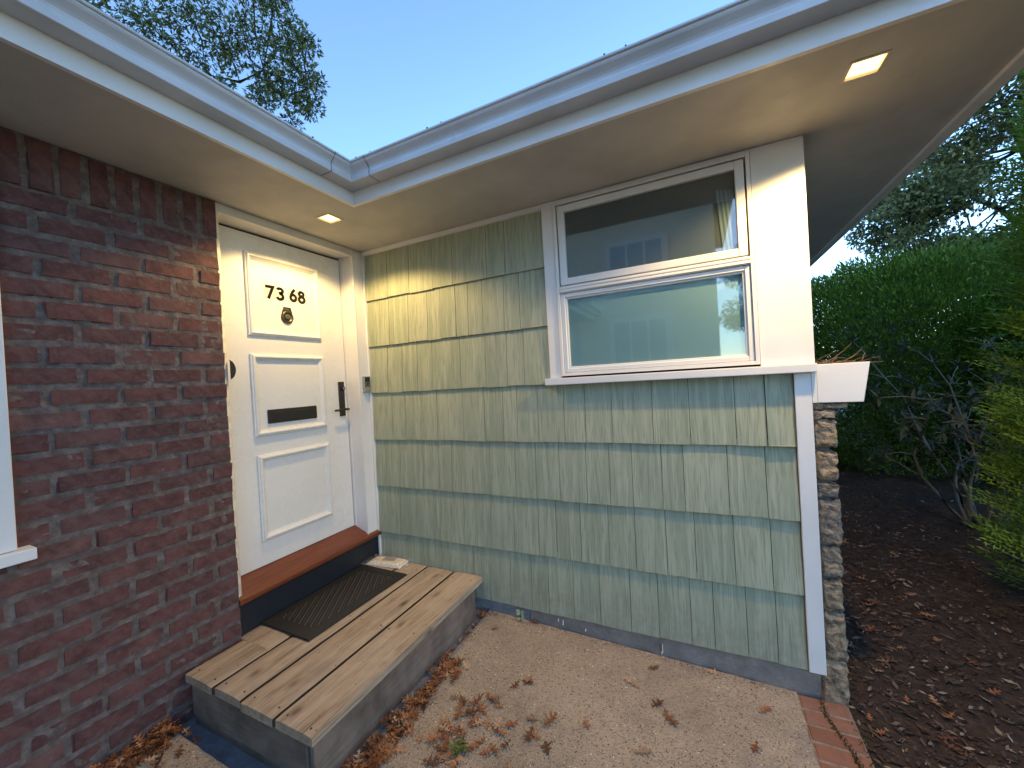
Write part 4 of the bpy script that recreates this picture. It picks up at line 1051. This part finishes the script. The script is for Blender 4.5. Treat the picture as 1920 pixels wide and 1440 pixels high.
# --- oak whose branch shows over the gutter
import itertools
def oak():
    # limb points in space: the branch comes from the upper left and reaches to the right
    limb = [(-8.5, -1.5, 5.2), (-7.4, -.9, 5.9), (-6.6, -.1, 5.95), (-5.8, .3, 6.3), (-5.2, .95, 6.28), (-4.75, 1.25, 6.5), (-4.3, 1.75, 6.48), (-3.9, 1.9, 6.62), (-3.5, 2.4, 6.5)]
    trunk = [(-9.6, -2.6, -.3), (-9.5, -2.5, 2.0), (-9.1, -2.1, 4.0), (-8.5, -1.5, 5.2), (-8.3, -1.2, 7.2), (-8.0, -1.0, 9.5)]
    up_ = [(-6.8, -.2, 6.0), (-5.9, .3, 7.0), (-4.8, .9, 7.8), (-3.9, 1.2, 8.2)]
    dn = [(-4.6, 1.4, 6.55), (-4.4, 1.9, 6.3), (-4.5, 2.4, 5.95)]
    cl = []
    r_ = np.random.default_rng(11)
    anchors = [  # centre, radius
     ((-5.1, .25, 6.75), .42), ((-4.75, .75, 6.85), .38), ((-4.9, .2, 7.3), .4), ((-4.3, 1.05, 7.1), .40), ((-4.6, 1.2, 6.65), .30), ((-3.9, 1.0, 7.6), .38),
     ((-3.75, 1.5, 6.95), .42), ((-3.35, 1.45, 7.35), .40), ((-3.2, 1.85, 6.85), .38), ((-3.35, 2.05, 6.55), .36), ((-3.75, 2.2, 6.35), .34), ((-4.0, 2.0, 6.55), .28),
     ((-3.1, 1.6, 7.2), .28), ((-3.55, 2.45, 6.25), .26), ((-4.1, 2.5, 6.15), .20), ((-3.25, 2.3, 6.45), .22), ((-4.35, 2.2, 6.12), .18), ((-3.0, 1.2, 7.9), .36), ((-3.6, .6, 8.0), .40), ((-4.4, .2, 7.9), .4),
     ((-5.5, -.3, 7.0), .5), ((-6.2, -.8, 7.4), .6), ((-5.6, -.9, 8.2), .7), ((-4.6, -.5, 8.8), .7), ((-3.4, .3, 8.9), .6), ((-7.3, -1.6, 8.6), .9), ((-8.6, -2.2, 9.8), 1.0), ((-7.2, -2.8, 7.8), .9), ((-9.5, -1.5, 8.6), 1.0), ((-8.7, -3.6, 8.2), 1.0), ((-6.6, .6, 6.3), .4), ((-5.0, .9, 6.45), .30), ((-5.3, .6, 6.4), .32), ((-4.5, 1.5, 6.35), .26), ((-4.2, 1.5, 6.75), .34), ((-4.9, 1.35, 6.15), .2), ((-3.6, 1.9, 6.7), .34), ((-4.15, 2.0, 6.3), .24), ((-2.95, 2.0, 6.75), .2)]
    for c, r in anchors: cl.append((c, r, .75))
    tree_from_clumps('oak tree whose leafy branch reaches over the roof at the upper left', (-9.6, -2.6, -.3), [(trunk, .22, .06), (limb, .06, .010), (up_, .035, .008), (dn, .014, .005)], cl, OAKG, .080, .022, 420, 3)
oak()

# --- broadleaf tree at the right behind the eave
def right_tree():
    base = (8.2, 8.6, -.3)
    trunk = [(8.2, 8.6, -.3), (8.15, 8.5, 1.8), (8.0, 8.3, 3.2), (7.8, 8.2, 5.0), (7.7, 8.1, 7.2)]
    l1 = [(8.0, 8.3, 3.2), (7.3, 8.0, 3.9), (6.6, 7.7, 4.3), (6.0, 7.4, 4.5)]; l2 = [(7.8, 8.2, 4.6), (7.2, 7.6, 5.6), (6.8, 7.1, 6.4)]; l3 = [(8.0, 8.3, 3.6), (8.5, 7.5, 4.4), (8.7, 6.6, 5.0)]
    r_ = np.random.default_rng(5); cl = []
    for i in range(120):
        a = r_.uniform(0, 6.28); z = r_.uniform(2.6, 8.0); rr = 2.5*math.sqrt(max(0.05, 1-((z-5.2)/3.1)**2))*r_.uniform(.45, 1)
        cl.append(((7.9+rr*math.cos(a), 8.0+rr*math.sin(a), z), r_.uniform(.32, .6), .7))
    for c in [((5.75, 7.2, 4.25), .34), ((5.5, 7.0, 3.95), .26), ((6.0, 7.2, 3.75), .34), ((5.7, 7.1, 3.45), .24), ((6.2, 7.0, 3.3), .3), ((6.4, 7.3, 4.7), .45), ((6.5, 7.0, 5.3), .5)]: cl.append((c[0], c[1], .7))
    tree_from_clumps('broadleaf tree with grey green leaves rising behind the clipped shrub', base, [(trunk, .16, .04), (l1, .06, .015), (l2, .05, .015), (l3, .05, .015)], cl, MAPLE, .085, .045, 620, 1)
right_tree()
def back_tree(c, R_, h, label, seed, mat):
    r_ = np.random.default_rng(seed); cl = []
    for i in range(34):
        a = r_.uniform(0, 6.28); z = r_.uniform(.25, 1)*h; rr = R_*math.sqrt(max(.05, 1-((z/h-.55)/.5)**2))*r_.uniform(.4, 1)
        cl.append(((c[0]+rr*math.cos(a), c[1]+rr*math.sin(a), z), r_.uniform(.4, .75), .75))
    tree_from_clumps(label, (c[0], c[1], -.3), [([(c[0], c[1], -.3), (c[0]+.1, c[1], h*.5), (c[0], c[1]+.1, h*.9)], .15, .03)], cl, mat, .11, .055, 380, 1)
back_tree((7.6, 14.5), 2.0, 3.9, 'pale hazy tree top showing beyond the clipped shrub beside the eave', 21, MAPLE)
back_tree((12.5, 11.5), 2.6, 6.5, 'dark tree at the far right behind the cypress', 22, MAPLE)
back_tree((13.5, 6.0), 2.6, 6.5, 'dark tree beyond the garden shrubs, hidden mostly by the cypress', 23, MAPLE)

# --- clipped conifer hedge
def hedge():
    t = thing('clipped_shrub', 'large rounded dark green clipped yew shrub behind the planter box', 'shrub', (5.25, 5.7, -.3))
    C0 = np.array([5.25, 5.75, 1.15]); A = np.array([1.95, 1.5, 1.70])
    n = 110000; u = rvec(n); u = u[u[:, 2] > -.86]; n = len(u)
    lump = np.array([1+.08*noise.noise(Vector(q*3.0))+.10*noise.noise(Vector(q*9.0))+.04*noise.noise(Vector(q*22.0)) for q in u])[:, None]
    dep = 1-.16*rng.random((n, 1))**1.3
    sq = 1/np.power(np.sum(np.abs(u)**3.0, axis=1, keepdims=True), 1/3.0)
    dep[: n//4] = .60+.3*rng.random((n//4, 1))
    P = C0+u*sq*.94*A*lump*dep
    D = u*np.array([1, 1, .7])+np.array([0, 0, .65])+rng.normal(size=(n, 3))*.38
    leaf_mesh('crown', P, D, rvec(n), .045+.04*rng.random(n), .020, HEDGE, t)
    bm = bmesh.new()
    for a in range(9): 
        an = a*.7; tube(bm, [(5.25+.15*math.cos(an), 5.7+.15*math.sin(an), -.33), (5.25+.6*math.cos(an), 5.7+.6*math.sin(an), .6), (5.25+1.2*math.cos(an), 5.7+1.0*math.sin(an), 1.8)], [.05, .035, .012], 6)
    mesh_obj('stem', bm, BARK, t, True)
hedge()
def shrub(label, c, A, n, mat, L=.07, W=.022, zc=1.0):
    t = thing('shrub', label, 'shrub', (c[0], c[1], -.3))
    C0 = np.array([c[0], c[1], zc]); A = np.array(A); u = rvec(n); u = u[u[:, 2] > -.85]; n = len(u)
    P = C0+u*A*(1-.25*rng.random((n, 1)))*np.array([1+.12*noise.noise(Vector(q*4.0))+.08*noise.noise(Vector(q*10.0)) for q in u])[:, None]
    leaf_mesh('crown', P, u+rng.normal(size=(n, 3))*.5, rvec(n), L+.05*rng.random(n), W, mat, t)
    bm = bmesh.new()
    for k in range(4): tube(bm, [(c[0], c[1], -.33), (c[0]+.2*math.cos(k*1.6), c[1]+.2*math.sin(k*1.6), .4), (c[0]+.6*math.cos(k*1.6), c[1]+.5*math.sin(k*1.6), 1.4)], [.05, .035, .015], 6)
    mesh_obj('stem', bm, BARK, t)
shrub('dark shrub filling the shade right of the clipped yew, behind the cypress', (6.5, 4.7), (1.5, 1.2, 1.35), 50000, HEDGE)
shrub('loose broad shrub behind the clipped yew, glimpsed through its gaps', (7.3, 8.4), (2.4, 1.2, 2.1), 60000, MAPLE, .08, .035, 1.2)
# --- leggy broadleaf shrub in the shade
def rhodo():
    t = thing('broadleaf_shrub', 'leggy dark broadleaf shrub with bare grey branches in front of the yew', 'shrub', (4.55, 2.9, -.3))
    bm = bmesh.new(); tips = []; r_ = random.Random(4)
    for i in range(15):
        a = r_.uniform(0, 6.28); p = Vector((4.6+.1*math.cos(a), 2.9+.1*math.sin(a), -.32)); d_ = Vector((math.cos(a)*.55, math.sin(a)*.5, .95)).normalized(); pts = [p.copy()]; L = r_.uniform(1.2, 1.9)
        for k in range(7):
            d_ = (d_+Vector((r_.uniform(-.35, .35), r_.uniform(-.35, .35), r_.uniform(-.15, .2)))).normalized(); p = p+d_*L/7; pts.append(p.copy())
            if k > 1:
                for s_ in range(2):
                    e_ = p+Vector((r_.uniform(-1, 1), r_.uniform(-1, 1), r_.uniform(-.1, .7))).normalized()*r_.uniform(.12, .35)
                    tube(bm, [p, (p+e_)/2+Vector((0, 0, .02)), e_], [.006, .004, .003], 4); tips.append((e_, (e_-p).normalized()))
        tube(bm, pts, [.018, .016, .014, .012, .010, .008, .006, .004], 6); tips.append((p, d_))
    mesh_obj('branches', bm, GREYTWIG, t, True)
    P, D = [], []
    for e_, d_ in tips:
        for k in range(9):
            a = k*6.28/9+r_.random(); o_ = d_.orthogonal().normalized(); o2 = d_.cross(o_)
            P.append(e_); D.append(o_*math.cos(a)+o2*math.sin(a)+d_*.35-Vector((0, 0, .25)))
    P = np.array(P); D = np.array(D); leaf_mesh('crown', P, D, np.tile([0, 0, 1.], (len(P), 1))+rng.normal(size=P.shape)*.2, .07+.05*rng.random(len(P)), .028, RHOD, t, .12)
rhodo()
# --- cypress at right edge
def cypress():
    t = thing('cypress', 'tall yellow green cypress with feathery sprays at the right edge', 'shrub', (4.70, 1.05, -.3))
    bm = bmesh.new(); tube(bm, [(4.70, 1.05, -.35), (4.71, 1.06, 1.5), (4.69, 1.05, 3.6)], [.07, .05, .012], 8)
    P, D, N_ = [], [], []
    r_ = random.Random(9)
    for i in range(1500):
        z = r_.uniform(-.15, 3.9); a = r_.uniform(0, 6.28); Rz = .78*math.sqrt(max(.03, 1-(max(0, z-.2)/3.9)**2))*(.86+.2*r_.random())
        Rz *= 1+.16*noise.noise(Vector((math.cos(a)*1.6, math.sin(a)*1.6, z*2.2)))
        p0 = Vector((4.70+.05*math.cos(a), 1.05+.05*math.sin(a), z-.30)); p1 = Vector((4.70+Rz*math.cos(a), 1.05+Rz*math.sin(a), z+.05))
        if i % 4 == 0: tube(bm, [p0, (p0+p1)/2-Vector((0, 0, .03)), p1], [.008, .006, .002], 4)
        out = (p1-p0).normalized(); sd = Vector((-math.sin(a), math.cos(a), 0))
        roll_ = r_.uniform(-1, 1); pl_ = (sd*math.cos(roll_)+Vector((0, 0, 1))*math.sin(roll_)).normalized()   # spray plane side
        nrm = out.cross(pl_)
        for k in range(16):
            f = .62+.40*k/15; c = p0.lerp(p1, f); s_ = 1 if k % 2 else -1
            br = (out*.75+pl_*s_*.65+Vector((0, 0, .10))).normalized(); Lb = .115*(1.15-abs(f-.75)*1.2)
            for q in range(6):
                cc = c+br*Lb*q/5; s2 = 1 if q % 2 else -1
                P.append(cc); D.append(br*.8+(out-br*out.dot(br))*s2*.9+Vector((r_.gauss(0, .12), r_.gauss(0, .12), r_.gauss(0, .12)))); N_.append(nrm)
    P = np.array(P); D = np.array(D); N_ = np.array(N_); leaf_mesh('crown', P, D, N_, .032+.018*rng.random(len(P)), .012, ARBO, t, .1)
    mesh_obj('trunk', bm, BARK, t, True)
cypress()

# ================================================================= HOUSE BEHIND THE CAMERA (seen only as a reflection in the glass)
nh = thing('neighbour_house', 'cream house with a white three light window, mirrored in the window glass', 'house', (0, -6, -.3))
box('wall', -6.0, 2.62, -8.2, -5.2, -.4, 4.2, STUCCO, nh, 0)
box('roof', -6.3, 2.95, -8.5, -4.9, 4.2, 4.38, ROOFM, nh, .02)
for z0, z1 in ((1.40, 2.35), (2.75, 3.75)):
    f = box('window', .80, 1.90, -5.19, -5.14, z0, z1, WHITE, nh, .01)
    for i in range(3):
        o = box('pane', .90+i*.31, .90+i*.31+.27, -5.139, -5.130, z0+.1, z1-.1, m_simple('sky_glass', (.32, .38, .44), .08), None, 0); o.parent = f
back_tree((4.6, -9.5), 1.8, 5.0, 'tree standing across the garden behind the viewer', 31, MAPLE)

S.render.engine = 'CYCLES'
S.cycles.max_bounces = 8; S.cycles.diffuse_bounces = 4; S.cycles.transparent_max_bounces = 12
